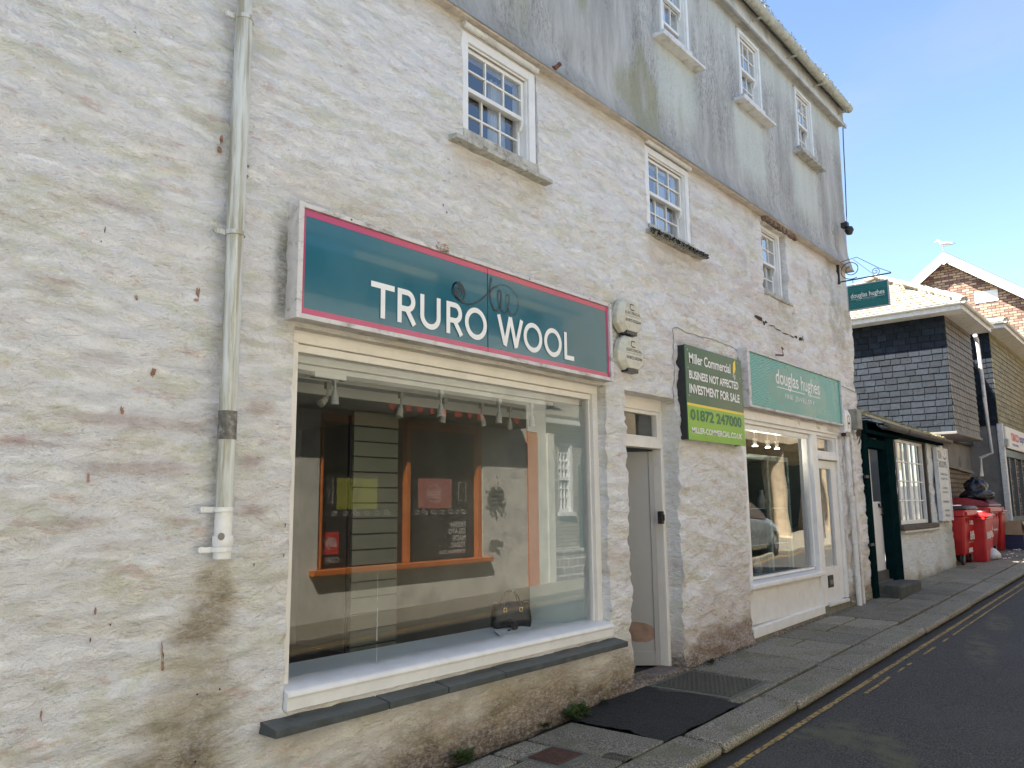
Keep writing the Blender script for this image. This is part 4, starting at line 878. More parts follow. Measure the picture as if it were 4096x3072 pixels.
F = MB()                                                # jeweller's timber shop front
F.box(8.50, 11.75, .02, .16, 2.52, 2.60); F.box(8.50, 11.75, -.01, .10, 2.565, 2.665)
F.box(8.50, 8.62, .02, .14, .76, 2.52); F.box(10.66, 10.86, .005, .15, gz(10.7), 2.52); F.box(11.66, 11.75, .02, .15, gz(11.7) + .0, 2.52)
F.box(8.62, 10.66, .05, .15, 2.46, 2.52); F.box(8.62, 8.66, .06, .12, .80, 2.46); F.box(10.62, 10.66, .06, .12, .80, 2.46); F.box(8.66, 10.62, .06, .12, .77, .80)
F.box(10.86, 11.66, .03, .15, 2.25, 2.32); F.box(10.86, 11.66, -.01, .15, 2.20, 2.25)
sf = F.build('shop_window', M_white, B, bevel=.006, label="jeweller's white timber shopfront window")
s = MB(); s.hexa([(8.46, -.05, .69), (10.70, -.05, .69), (10.70, .15, .69), (8.46, .15, .69), (8.46, -.05, .745), (10.70, -.05, .745), (10.70, .15, .775), (8.46, .15, .775)]); s.build('sill', M_white, sf, bevel=.012)
s = MB(); s.box(8.50, 10.66, .03, .12, .30, .69); s.hexa([(8.50, -.01, .17), (10.70, -.01, .21), (10.70, .12, .21), (8.50, .12, .17), (8.50, -.01, .28), (10.70, -.01, .31), (10.70, .12, .33), (8.50, .12, .30)]); s.build('stall_riser', M_white, sf, bevel=.006)
s = MB(); s.box(8.46, 11.75, .0, .2, -.1 - .083, .13 - .083, .0237); s.build('plinth', mat('dirty_cement', (.17, .16, .12), .9, .25, 9, .01, 24, dirt=(.06, .07, .03), dsc=6, damt=.7), sf, bevel=.02)
g = MB(); g.poly([(8.66, .10, .79), (10.62, .10, .79), (10.62, .10, 2.46), (8.66, .10, 2.46)]); g.build('pane', M_glassd, sf)
D = MB(); D.box(10.87, 10.93, .05, .10, .32, 2.19); D.box(11.44, 11.65, .05, .10, .32, 2.19); D.box(10.93, 11.44, .05, .10, 2.08, 2.19); D.box(10.93, 11.44, .05, .10, .32, .77)
jd = D.build('door', M_white, B, bevel=.004, label="jeweller's glazed white door with a letterbox")
g = MB(); g.poly([(10.92, .08, .76), (11.45, .08, .76), (11.45, .08, 2.09), (10.92, .08, 2.09)]); g.build('pane', M_glassd, jd)
g = MB(); g.box(10.93, 11.44, .092, .096, .77, 2.08); g.build('blind', mat('grey_blind', (.17, .18, .18), .7, .05), jd)
g = MB(); g.poly([(10.87, .08, 2.31), (11.66, .08, 2.31), (11.66, .08, 2.52), (10.87, .08, 2.52)]); g.build('transom_pane', M_glassd, jd)
g = MB(); g.box(10.86, 10.90, .05, .09, 2.32, 2.52); g.box(11.60, 11.66, .05, .09, 2.32, 2.52); g.box(10.9, 11.6, .05, .09, 2.49, 2.52); g.build('transom_frame', M_white, jd, bevel=.004)
g = MB(); g.box(11.03, 11.22, .038, .05, .50, .66); g.build('letterbox', mat('dark_bronze', (.035, .032, .028), .4, .2, metal=.5), jd, bevel=.004)
g = MB(); g.box(11.06, 11.19, .030, .038, .54, .60); g.build('letterbox_flap', mat('grey_metal', (.15, .15, .14), .4), jd, bevel=.003)
g = MB(); g.box(10.885, 10.915, .02, .05, 1.10, 1.62); g.tube([(10.90, .0, 1.16), (10.90, .0, 1.5)], .009, 8); g.build('handle', M_screw, jd)
g = MB(); g.box(10.87, 11.65, -.02, .1, .275, .32); g.build('weatherboard', M_oldwhite, jd, bevel=.01)
text('OPEN', mat('pale_teal_print', (.3, .5, .45), .5), jd, (10.98, .0775, .90), X_, Z_, .12, .035)
# jeweller's interior
ji = MB(); ji.box(8.45, 11.8, 2.6, 2.65, -.1, 2.62); ji.box(8.40, 8.45, .2, 2.6, -.1, 2.62); ji.box(11.72, 11.78, .2, 2.6, -.1, 2.62); ji.box(8.45, 11.72, .2, 2.6, 2.60, 2.66); ji.build('jeweller_walls', mat('dark_teal_wall', (.06, .09, .085), .7, .2), B)
ji = MB(); ji.box(8.45, 11.72, .2, 2.6, -.1, .3); ji.build('jeweller_floor', M_slate, B)
dc_ = empty('display_case', (9.6, .6, .3), label="glazed jewellery display case with teal metal posts inside the jeweller's window", cat='display case')
M_post = mat('teal_metal_post', (.16, .26, .25), .3, .08, metal=.4)
for x, y in ((8.78, .22), (9.62, .22), (10.25, .22), (8.78, .95), (10.25, .95)):
    m = MB(); m.box(x - .028, x + .028, y - .028, y + .028, .45, 2.14); m.build('post', M_post, dc_, bevel=.004)
m = MB(); m.box(8.75, 10.28, .19, .98, 2.14, 2.20); m.box(8.75, 10.28, .19, .98, .38, .45); m.build('top_rail', M_post, dc_, bevel=.004)
for z in (.78, 1.12, 1.55): m = MB(); m.box(8.8, 10.24, .24, .94, z, z + .012); m.build('shelf', mat('shelf_glass', (.20, .28, .27), .15, .05), dc_)
M_vel = mat('cream_velvet', (.50, .48, .40), .8, .1); M_vel2 = mat('grey_velvet', (.28, .30, .28), .8, .1)
def bust(x, y, z, s, m):
    t = empty('necklace_bust', (x, y, z), cat='display bust', group='necklace stands in the jeweller window', label="pale necklace stand on a shelf of the jeweller's display case")
    b = MB(); rg = []
    for h, w, d_ in ((0, .085, .05), (.05, .09, .05), (.10, .082, .045), (.14, .05, .035), (.16, .028, .026), (.22, .024, .022)):
        rg.append([(x + s * w * math.cos(q), y + s * d_ * math.sin(q), z + s * h) for q in [2 * math.pi * i / 16 for i in range(16)]])
    b.loft(rg); b.build('stand', m, t, smooth=True)
    c = MB(); c.tube([(x + s * .05 * math.cos(q), y - s * .055, z + s * (.10 + .06 * math.sin(q) - .02)) for q in [R(180 + 180 * i / 10) for i in range(11)]], .003, 5); c.build('necklace', M_brass, t)
for i in range(11):
    z = random.choice([.792, 1.132, 1.132, 1.562]); bust(8.95 + (i % 6) * .22 + random.uniform(-.03, .03), random.choice([.40, .70]), z, random.uniform(.75, 1.1), random.choice([M_vel, M_vel2]))
m = MB(); m.box(9.0, 9.4, .35, .6, .452, .60); m.box(9.75, 10.0, .3, .5, .452, .56); tag(m.build('gift_boxes', M_vel, bevel=.01), 'pale gift boxes at the bottom of the jewellery display case', 'boxes')
M_bulb = emis('warm_lamp', (1, .9, .75), 12)
for x in (8.95, 9.35, 9.75, 10.15, 10.45):
    t = empty('spotlight', (x, .4, 2.55), cat='spotlight', group='lit spotlights in the jeweller window', label="lit white spotlight above the jeweller's display")
    m = MB(); m.tube([(x, .4, 2.6), (x, .4, 2.44)], .008, 6); m.lathe([(.02, 0), (.028, .05), (.034, .09)], (x, .4, 2.345)); m.build('lamp_head', M_spot, t, smooth=True)
    m = MB(); m.lathe([(.0, 0), (.034, .0), (.034, .004), (0, .004)], (x, .4, 2.338)); m.build('bulb', M_bulb, t); pl_ = bpy.data.lights.new('spotlight_glow', 'POINT'); pl_.energy = 1.0; pl_.color = (1, .88, .7); pl_.shadow_soft_size = .03; po = bpy.data.objects.new('spotlight_glow', pl_); COL.objects.link(po); po.parent = t; po.location = (0, 0, -.24)
# pipes and boxes by the corner
M_wpaint = M_oldwhite
p = MB(); p.tube([(11.86, -.06, 2.62), (11.86, -.06, 1.72), (11.90, -.06, 1.70), (11.90, -.06, gz(11.9))], .038, 12); p.lathe([(.045, -.03), (.045, .03)], (11.90, -.06, 1.68)); p.lathe([(.045, -.02), (.045, .02)], (11.86, -.06, 2.1)); p.lathe([(.046, -.015), (.046, .015)], (11.90, -.06, 1.05)); p.build('waste_pipe', M_wpaint, B, smooth=True)
p = MB(); p.tube([(12.12, -.05, 2.58), (12.12, -.05, gz(12))], .026, 10); p.build('conduit', M_wpaint, B, smooth=True)
bx = empty('alarm_box', (11.85, -.05, 2.6), label='white oval alarm box with an arch emblem beside the turquoise fascia sign', cat='alarm box')
out = [(11.71, 2.60), (11.70, 2.86), (11.75, 2.93), (11.86, 2.94), (11.95, 2.88), (11.98, 2.78), (11.96, 2.66), (11.90, 2.60)]
m = MB(); m.loft([[(x, -.02, z) for x, z in out], [(x, -.09, z) for x, z in out], [(x * .9 + 1.184, -.115, z * .9 + .277) for x, z in out]]); m.build('cover', M_pipew, bx, bevel=.006)
m = MB(); m.box(11.74, 11.90, -.10, -.03, 2.555, 2.60); m.build('strobe', mat('navy_lens', (.015, .018, .03), .25), bx)
m = MB(); ribbon(m, [(-.045, 0), (-.045, .14)] + arc(0, .14, .045, .05, 180, 0, 8)[1:] + [(.045, 0)], .014, (11.85, -.1155, 2.66), X_, Z_); ribbon(m, [(-.05, .08), (.05, .08)], .028, (11.85, -.1157, 2.66), X_, Z_); m.build('emblem', M_ink, bx)
m = MB(); m.box(12.10, 12.32, -.16, -.03, 2.68, 2.97); tag(m.build('meter_box', mat('grey_meter_box', (.26, .26, .22), .7, .2, 9, .004, 30, dirt=(.1, .09, .07), dsc=10, damt=.7), bevel=.008), 'grey weathered box on the wall beside the white oval alarm box', 'box')
ivy = MB()
for i in range(60):
    x, z = 12.42 + random.uniform(-.07, .07), 2.95 + random.uniform(-.35, .12) ; ivy.tube([(x, -.06, z), (x + random.uniform(-.04, .04), -.10, z + random.uniform(-.05, .05)), (x + random.uniform(-.05, .05), -.05, z - random.uniform(.05, .2))], .003, 4)
tag(ivy.build('dead_creeper', mat('grey_twig', (.12, .10, .08), .9)), 'tangle of dead grey creeper stems at the building corner above the green doorway', 'plant')
fl = empty('floodlight', (12.62, -.1, 5.8), label='small black floodlight on the corner of the upper render', cat='floodlight')
pz = at(3377, 905, -.14); m = MB(); m.box(pz.x - .05, pz.x + .05, -.20, -.10, pz.z - .03, pz.z + .05); m.lathe([(.04, -.09), (.07, -.02), (.05, .03)], (pz.x + .02, -.20, pz.z - .05)); m.build('lamp_body', M_black, fl, bevel=.008)
p1 = at(3375, 900, -.1); c = MB(); c.tube([tuple(at(a, b, -.10)) for a, b in ((3371, 480), (3373, 560), (3380, 700), (3386, 860), (3388, 915), (3394, 925), (3392, 890), (3380, 885))], .008, 6); c.build('cable', M_black, fl, smooth=True)
ae = MB(); ae.tube([tuple(at(*q, -.2)) for q in ((3307, 352), (3322, 346), (3338, 349), (3347, 357), (3345, 366), (3332, 377))], .009, 6); tag(ae.build('wire_loop', M_black, smooth=True), 'bent black wire loop standing up from the mossy gutter', 'wire')
# crack and hooks in the wall
def chip(pts, m, name='paint_chip', dy=.006):
    c = MB(); P = [(x, -float(disp(np.array([x]), np.array([z]))[0]) - dy, z) for x, z in pts]; c.poly(P); return c
cm = mat('dark_crack', (.045, .035, .028), .95, .3, 30)
crk = MB()
def blob(mb, cx, cz, rx, rz, n=9, rot=0., dy=.005):
    pts = []
    for i in range(n):
        q = 2 * math.pi * i / n; k = random.uniform(.55, 1.15); a, b_ = rx * k * math.cos(q), rz * k * math.sin(q)
        pts.append((cx + a * math.cos(rot) - b_ * math.sin(rot), cz + a * math.sin(rot) + b_ * math.cos(rot)))
    X = np.array([p[0] for p in pts]); Zz = np.array([p[1] for p in pts]); yy = -disp(X, Zz) - dy; y = float(min(yy.min(), float(-disp(np.array([cx]), np.array([cz]))[0]) - dy))
    mb.poly([(a, float(q_) , b_) for (a, b_), q_ in zip(pts, yy)])
for cx, cz, rx, rz in ((9.14, 3.83, .15, .04), (9.30, 3.80, .05, .03), (9.38, 3.82, .05, .02), (9.55, 3.80, .12, .012), (9.75, 3.785, .12, .010), (9.98, 3.775, .14, .009), (10.18, 3.77, .1, .012), (10.36, 3.79, .06, .022), (10.48, 3.78, .05, .03), (10.56, 3.80, .02, .045)): blob(crk, cx, cz, rx, rz)
crk.build('wall_crack', cm, B)
ch = MB(); ch2 = MB()
for (px, py, a, b_) in ((885, 560, 9, 22), (875, 600, 14, 20), (985, 665, 11, 12), (985, 705, 14, 14), (795, 1170, 9, 26), (785, 1200, 14, 10), (545, 1190, 9, 14), (610, 1490, 10, 26), (484, 1645, 9, 22), (350, 1910, 6, 30), (381, 2445, 6, 16), (366, 2560, 4, 14), (652, 2620, 3, 60), (655, 2670, 5, 26), (162, 2860, 4, 30), (2180, 270, 6, 6), (2140, 2420, 3, 4), (2900, 2470, 3, 5)):
    p = at(px, py); q = at(px + a, py + b_); blob(ch, p.x, p.z, abs(q.x - p.x) * .85, abs(q.z - p.z) * .95, 13)
ch.build('paint_chips', mat('red_brown_undercoat', (.30, .18, .13), .85, .45, 60, .002, 60), B)
for (px, py, a, b_) in ((540, 130, 10, 8), (525, 165, 8, 5), (480, 205, 12, 8), (130, 275, 5, 4), (419, 920, 3, 24), (406, 965, 3, 8), (445, 2500, 5, 8), (786, 2777, 7, 6), (878, 2757, 8, 8), (775, 3045, 8, 8), (1770, 820, 4, 14), (1785, 850, 3, 12), (1010, 2260, 3, 12), (1135, 2100, 2, 20), (1130, 2220, 2, 18), (2800, 2440, 2, 5)):
    p = at(px, py); q = at(px + a, py + b_); blob(ch2, p.x, p.z, abs(q.x - p.x) * .7, abs(q.z - p.z) * .6, 8)
ch2.build('dark_pits', cm, B)
hk = MB(); hk.tube([(4.99, -.02, 5.245), (5.0, -.10, 5.23), (5.03, -.12, 5.27)], .02, 8); hk.build('old_pipe_stub', M_rust, B)
hk = MB(); hk.tube([(9.59, 0, 3.44), (9.59, -.10, 3.42)], .012, 6); hk.tube([(9.59, -.10, 3.42), (9.55, -.10, 3.52), (9.60, -.10, 3.50)], .008, 6); hk.build('iron_hook', M_rust, B)

# ------------------------------------------------------------------ tea room lean-to
T = empty('tea_room', (15, 0, .3), label='low whitewashed lean-to tea room with dark green door posts and a mossy slate roof', cat='building')
M_tea = wallmat('bluewhite_rubble', (.82, .85, .86), (.74, .77, .74), (.74, .74, .70))
def stain_tea(X, Z):
    o = np.zeros(X.shape + (4,)); n1 = fbm(X * 2.2, Z * 2.2, 31, 5); h = Z - gz(X)
    over(o, sst(.35, .05, h + .4 * (n1 - .5)), (.50, .45, .34), .6); over(o, sst(.12, .0, h + .2 * (n1 - .5)), (.2, .17, .11), .8); over(o, sst(17.3, 17.9, X) * sst(1.2, .6, h), (.35, .36, .22), .5); return o
wallgrid('wall', 14.28, 18.0, .1, 2.86, [(14.42, 16.62, 1.17, 2.86, .12)], .06, lambda X, Z: -disp(X * 1.1 + 3, Z * .9) * .9, M_tea, stain_tea, .1, T, endx=lambda z: 18.22 + .05 * (fbm(z * 3, 1, 5, 4) - .5) * 2 - .16 * sst(.9, .2, z) - .35 * sst(2.35, 2.85, z))
M_grn = mat('dark_green_timber', (.004, .015, .017), .8, .2, 8, .001, 40, spec=.0)
m = MB(); m.box(12.69, 12.86, -.06, .08, gz(12.7), 2.66); m.box(13.86, 14.28, -.05, .10, gz(14) + .05, 2.72); m.box(12.86, 13.86, -.03, .10, 2.46, 2.60); m.box(12.69, 14.45, -.10, .1, 2.66, 2.84)
m.build('door_posts', M_grn, T, bevel=.008)
d = MB(); d.box(13.02, 13.84, .10, .145, .50, 1.63); dd = d.build('stable_door', mat('white_board_door', (.72, .72, .72), .45, .04, 3, stretch=(6, 1, 1)), T, bevel=.005)
d = MB(); d.box(12.86, 13.86, .06, .15, .40, .56); d.box(12.86, 13.86, .0, .1, .30, .42); d.build('door_sill', mat('dark_grey_timber', (.06, .06, .058), .6, .2), T, bevel=.006)
k = MB(); k.lathe([(.0, -.02), (.055, -.018), (.075, 0)], (13.13, .098, 1.53), 'y', 6); k.build('door_knob', M_black, dd)
k = MB(); k.tube([(13.74, .09, 1.55), (13.76, .06, 1.52), (13.76, .06, 1.44), (13.79, .09, 1.42)], .012, 6); k.box(13.68, 13.76, .085, .10, 1.54, 1.60); k.build('latch', M_black, dd)
for z in (2.0, 1.0):
    k = MB(); k.box(12.56, 12.72, -.08, -.05, z - .02, z + .02); k.build('iron_strap', M_black, T)
e = MB(); e.box(12.5, 12.55, .3, 3.5, 0, 2.7); e.box(12.55, 18.0, 3.5, 3.55, 0, 2.9); e.box(18.0, 18.05, .3, 3.5, 0, 2.5); e.build('inner_walls', M_room, T)
e = MB(); e.box(12.55, 18.0, .3, 3.5, .1, .42); e.build('inner_floor', M_slate, T)
e = MB(); e.box(13.55, 13.62, .15, .9, .5, 2.6); e.box(13.05, 13.25, .9, 1.0, 1.3, 2.4); e.build('open_top_door', M_oldwhite, T)
s = MB(); s.box(12.86, 14.02, -.36, .0, gz(12.9) - .05, .40); s.build('step', mat('dark_stone_step', (.055, .058, .052), .85, .3, 7, .01, 18, dirt=(.13, .12, .08), dsc=6, damt=.6), T, bevel=.03)
w = MB()                                               # multi-pane casement pair
x0, x1, z0, z1 = 14.56, 16.50, 1.24, 2.70; xm = 15.50
for a, b in ((x0, xm), (xm, x1)):
    w.box(a, a + .06, .04, .09, z0, z1); w.box(b - .06, b, .04, .09, z0, z1); w.box(a + .06, b - .06, .04, .09, z0, z0 + .07); w.box(a + .06, b - .06, .04, .09, z1 - .05, z1)
    for i in (1, 2, 3): z = z0 + .07 + (z1 - z0 - .12) * i / 4; w.box(a + .06, b - .06, .05, .08, z - .012, z + .012)
    for i in (1, 2): x = a + (b - a) * i / 3 + (.01 if i == 1 else -.01); w.box(x - .028, x + .028, .055, .088, z0 + .07, z1 - .05)
tw = w.build('window', M_white, T, bevel=.004)
g = MB(); g.poly([(x0, .07, z0), (x1, .07, z0), (x1, .07, z1), (x0, .07, z1)]); g.build('pane', M_glass, tw)
c = MB()
for i in range(26):
    a = x0 + (x1 - x0) * i / 26; b = a + .05; c.poly([(a, .13 + .02 * (i % 2), z0), (b, .13, z0), (b, .13, z1 - .55 * (i % 5 == 2)), (a, .13 + .02 * (i % 2), z1 - .55 * (i % 5 == 2))])
c.build('curtain', mat('white_lace', (.55, .55, .52), .9, .1), tw)
c = MB(); c.box(x0 - .11, x0, .0, .12, 1.2, 2.74); c.box(x1, x1 + .10, .0, .12, 1.2, 2.74); c.box(x0, x1, .0, .12, 2.70, 2.80); c.build('frame', mat('dark_brown_timber', (.05, .04, .032), .7, .3, 9), tw, bevel=.006)
c = MB(); c.box(14.36, 16.75, -.09, .12, 1.155, 1.235); c.build('sill', mat('grey_worn_timber', (.10, .08, .065), .8, .3, 8, .004, 30), tw, bevel=.01)
c = MB(); c.box(14.5, 16.9, -.07, .1, 1.10, 1.15); c.build('sill_ledge', M_oldwhite, tw, bevel=.02)
rp = MB()                                               # roof slab, gutter, moss
rp.hexa([(12.52, -.16, 2.90), (17.75, -.16, 2.80), (17.75, 2.9, 4.05), (12.66, 2.9, 4.15), (12.52, -.16, 2.94), (17.75, -.16, 2.84), (17.75, 2.9, 4.09), (12.66, 2.9, 4.19)])
rf_ = rp.build('roof', M_roofsl, T); 
rp = MB(); rp.box(12.75, 17.6, -.10, .02, 2.72, 2.86); rp.build('fascia', M_grn, T)
gt_ = MB(); half = [R(180 + 180 * i / 8) for i in range(9)]
def gutter_half(mb, x0, x1, y, z, r, dz=0, th=.006):
    o_ = [(r * math.cos(q), r * math.sin(q)) for q in half]; i_ = [((r - th) * math.cos(q), (r - th) * math.sin(q)) for q in half][::-1]
    mb.loft([[(x, y + a, zq + b) for a, b in o_ + i_] for x, zq in ((x0, z), (x1, z + dz))])
gutter_half(gt_, 13.35, 17.72, -.18, 2.83, .075, -.02)
for x in (14.6, 15.9, 17.0): gt_.tube([(x - .02, -.18, 2.83), (x + .02, -.18, 2.83)], .0, 3) if 0 else gutter_half(gt_, x - .03, x + .03, -.18, 2.826, .084)
for i in range(4): gutter_half(gt_, 13.18 + .07 * i, 13.22 + .07 * i, -.18, 2.84, .07 + .01 * i)
gt_.build('gutter', mat('old_iron_gutter', (.055, .05, .05), .5, .3, 9, .003, 40), T, smooth=True)
ms = MB()
for i in range(1500):
    x = random.uniform(12.55, 17.6); a = random.uniform(.01, .035); y = -.17 + abs(random.gauss(0, .18)); z = 2.945 - .019 * (x - 12.5) + (y + .16) * .40 + random.uniform(-.005, .02)
    ms.poly([(x + random.uniform(-a, a), y + random.uniform(-a, a), z + random.uniform(-a, a) * .8) for _ in range(3)])
ms.build('roof_moss', mat('dry_roof_moss', (.28, .26, .12), .95, .4, 20, dirt=(.12, .10, .06), dsc=9, damt=.7), rf_)
mb_ = empty('menu_board', (17.3, -.05, 1.9), label='tall narrow pale menu board on the tea room wall, headed Tea Rooms', cat='sign')
b = MB(); b.box(16.98, 17.86, -.095, -.03, 1.26, 2.66); b.build('board', mat('pale_sign_board', (.62, .63, .62), .5, .05, 6), mb_, bevel=.008)
b = MB(); 
for a in ((16.98, 17.86, 2.635, 2.66), (16.98, 17.86, 1.26, 1.285), (16.98, 17.02, 1.285, 2.635), (17.82, 17.86, 1.285, 2.635)): b.box(a[0], a[1], -.108, -.0951, a[2], a[3])
b.build('frame', M_oldwhite, mb_)
M_br = mat('grey_brown_print', (.16, .14, .12), .6)
y = -.097
text('TEA', M_br, mb_, (17.07, y, 2.45), X_, Z_, .30, .15); text('ROOMS', M_br, mb_, (17.10, y, 2.28), X_, Z_, .62, .13)
m = MB(); ribbon(m, arc(0, 0, .10, .05, 180, 360, 10), .03, (17.60, y, 2.50), X_, Z_); ribbon(m, [(0, .03), (.03, .07), (0, .11)], .015, (17.60, y, 2.50), X_, Z_); m.build('cup_drawing', M_br, mb_)
for i, (s_, a) in enumerate((('Coffee & Cakes', .10), ('Cream Teas', .12), ('~', .35), ('Lunches', .2), ('Soup & Rolls', .15), ('~', .38), ('Breakfasts', .15), ('~', .38), ('All Day', .2), ('Welcome', .2))):
    text(s_, M_br, mb_, (17.06 + a, y, 2.13 - i * .088), X_, Z_, .74 - 2 * a, .05 if s_ != '~' else .012, bold=.01)

# ------------------------------------------------------------------ slate hung houses
def slates(mb, O, U, V, N, w, h, sw, sh, jit=.15, gap=.012, tilt=.020, mask=None, th=.010, pal=(.75, 1.25)):
    O, U, V, N = map(Vector, (O, U, V, N)); r_ = 0; b = 0.
    while b < h - .01:
        hh = min(sh, h - b); a = -random.uniform(0, sw)
        while a < w:
            ww = sw * random.uniform(1 - jit, 1 + jit); a0, a1 = max(0, a), min(w, a + ww - gap)
            if a1 - a0 > .02 and (mask is None or mask((a0 + a1) / 2, b + hh / 2)):
                mb.tint = random.uniform(*pal); dz = random.uniform(-.006, .006); k = random.uniform(-.002, .002)
                P = [O + U * a0 + V * (b + dz) + N * (tilt + k), O + U * a1 + V * (b + dz) + N * (tilt + k * .5), O + U * a1 + V * (b + hh + .01) + N * .001, O + U * a0 + V * (b + hh + .01) + N * .001]
                mb.hexa([P[0] - N * th, P[1] - N * th, P[1], P[0], P[3] - N * th, P[2] - N * th, P[2], P[3]])
            a += ww
        b += sh; r_ += 1
X3, Y3, Z3, mX, mY = Vector((1, 0, 0)), Vector((0, 1, 0)), Vector((0, 0, 1)), Vector((-1, 0, 0)), Vector((0, -1, 0))
def slatehouse(lab, xa, xb_, yf, zb, zt, yb, fmat, nmat, rise, oh=.42, sc=1., fw=2.3, name='slate_hung_house'):
    H = empty(name, ((xa + xb_) / 2, 2, .4), label=lab, cat='house')
    c = MB(); c.box(xa, xb_, yf, yb, zb, zt); c.build('upper_wall', mat('slate_backing', (.012, .012, .013), .95, .2, spec=.05), H)
    m = MB(); slates(m, (xa, yf + 2.9 * 1., zb), mY, Z3, mX, min(2.9, yb - yf), zt - zb, .235 * sc, .142 * sc); m.build('near_slates', nmat, H)
    m = MB(); slates(m, (xa, yf, zb), X3, Z3, mY, xb_ - xa, zt - zb, .26 * sc, .142 * sc); m.build('front_slates', fmat, H)
    e = MB(); e.box(xa - oh, xb_ + .1, yf - oh, yb + .2, zt, zt + .03); e.build('soffit', M_oldwhite, H)
    e = MB(); e.box(xa - oh - .02, xa - oh, yf - oh, yb, zt - .01, zt + .12); e.box(xa - oh - .02, xb_ + .1, yf - oh - .02, yf - oh, zt - .01, zt + .12); e.build('fascia', M_oldwhite, H, bevel=.004)
    g = MB(); g.loft([[(xa - oh - .065 + .042 * math.cos(q), y, zt + .13 + .042 * math.sin(q)) for q in half] for y in (yf - oh - .12, yb)]); g.loft([[(x, yf - oh - .065 + .042 * math.cos(q), zt + .13 + .042 * math.sin(q)) for q in half] for x in (xa - oh - .12, xb_ + .1)])
    g.build('gutter', M_oldwhite, H, smooth=True)
    a, b = xa - oh - .08, yf - oh - .08; ym = b + fw; xm = a + fw; z0 = zt + .135; z1 = z0 + rise
    r_ = MB(); r_.poly([(a, b, z0), (xb_ + .1, b, z0), (xb_ + .1, ym, z1), (xm, ym, z1)]); r_.poly([(a, b, z0), (xm, ym, z1), (a, 2 * ym - b, z0)]); r_.poly([(a, 2 * ym - b, z0), (xm, ym, z1), (xb_ + .1, ym, z1), (xb_ + .1, 2 * ym - b, z0)])
    rf = r_.build('roof', M_slate, H)
    Vn = (Vector((xm, ym, z1)) - Vector((a, ym, z0))); L = Vn.length; Vn.normalize(); Nn = Y3.cross(Vn) * -1
    if Nn.x > 0: Nn = -Nn
    m = MB(); slates(m, (a, 2 * ym - b, z0), mY, Vn, Nn, 2 * fw, L, .27, .17, mask=lambda u, v: v / L < 1 - abs(u - fw) / fw + .03, pal=(.8, 1.25)); m.build('lit_slates', M_roofsl, rf)
    Vf = (Vector((xm, ym, z1)) - Vector((xm, b, z0))).normalized(); m = MB(); Nf = X3.cross(Vf)
    slates(m, (a, b, z0), X3, Vf, Nf, xb_ + .1 - a, (Vector((xm, ym, z1)) - Vector((xm, b, z0))).length, .27, .17, mask=lambda u, v: u > v * .75); m.build('front_roof_slates', M_roofsl, rf)
    h_ = MB(); 
    for P0, P1 in (((a, b, z0), (xm, ym, z1)), ((xm, ym, z1), (a, 2 * ym - b, z0)), ((xm, ym, z1), (xb_ + .1, ym, z1))):
        P0, P1 = Vector(P0), Vector(P1); n = max(2, int((P1 - P0).length / .35))
        for i in range(n): h_.tube([P0 + (P1 - P0) * (i / n) + Vector((0, 0, .02)), P0 + (P1 - P0) * ((i + .96) / n) + Vector((0, 0, .045))], .085, 8)
    h_.build('hip_tiles', mat('mortared_hip', (.36, .33, .28), .9, .35, 14, .02, 20, dirt=(.16, .14, .12), dsc=7, damt=.7), rf, smooth=True)
    return H
H2 = slatehouse('near slate hung house whose jettied corner overhangs the red bins', 19.0, 21.6, -.05, 3.10, 5.62, 6.5, M_slatex, M_slatey, 1.42)
e = MB(); e.box(18.95, 21.65, -.10, .7, 3.04, 3.10); e.build('jetty_underside', mat('grey_board', (.16, .155, .15), .7, .1), H2, bevel=.01)
M_gwall = mat('stained_grey_render', (.20, .195, .18), .85, .15, 2, .006, 20, dirt=(.07, .065, .06), dsc=1.2, damt=.8)
e = MB(); e.box(19.6, 24.5, .72, 6.4, -.1, 3.1); e.build('ground_floor_wall', M_gwall, H2)
e = MB(); e.box(21.6, 24.6, .62, 6.4, 3.1, 5.6); e.build('recessed_wall', M_slate, H2)
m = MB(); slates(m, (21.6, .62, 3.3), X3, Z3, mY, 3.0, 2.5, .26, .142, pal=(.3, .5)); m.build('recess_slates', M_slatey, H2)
p = MB(); pt = [tuple(atx(a, b, 22.75)) for a, b in ((3908, 1362), (3914, 1400), (3938, 1590), (3966, 1812), (3920, 1832), (3927, 1905))]; p.tube(pt, .045, 10); p.build('downpipe', M_oldwhite, H2, smooth=True)
p = MB(); p.tube([pt[0], (pt[0][0] - .2, pt[0][1], pt[0][2] + .1)], .05, 8); p.build('pipe_swan_neck', M_oldwhite, H2)
H3 = slatehouse('farther olive slate hung house above a tobacco shop', 24.5, 31.0, .0, 3.62, 6.15, 6.5, M_slateo, M_slatey, .45, fw=2.1)
e = MB(); e.box(24.5, 31, .03, 6.4, -.1, 3.62); e.build('ground_floor_wall', M_gwall, H3)
e = MB(); e.box(24.42, 24.60, -.10, .03, gz(24), 3.66); e.build('pilaster', M_oldwhite, H3, bevel=.01)
e = MB()
for x in (24.62, 25.25, 26.2, 27.3, 28.5): e.box(x, x + .12, -.05, .03, gz(24) + .5, 2.9)
e.box(24.6, 30, -.07, .03, 2.80, 3.0); e.box(24.6, 30, -.07, .03, .6, 1.22); shw = e.build('shop_window', mat('dark_grey_shopfront', (.05, .06, .062), .4, .1), H3, bevel=.01)
g = MB(); g.poly([(24.6, .0, 1.2), (30, .0, 1.2), (30, .0, 2.8), (24.6, .0, 2.8)]); g.build('pane', M_glassd, shw)
ts = empty('tobacco_sign', (27, -.1, 3.3), label='white fascia sign of the far tobacco shop with red and blue letters', cat='sign')
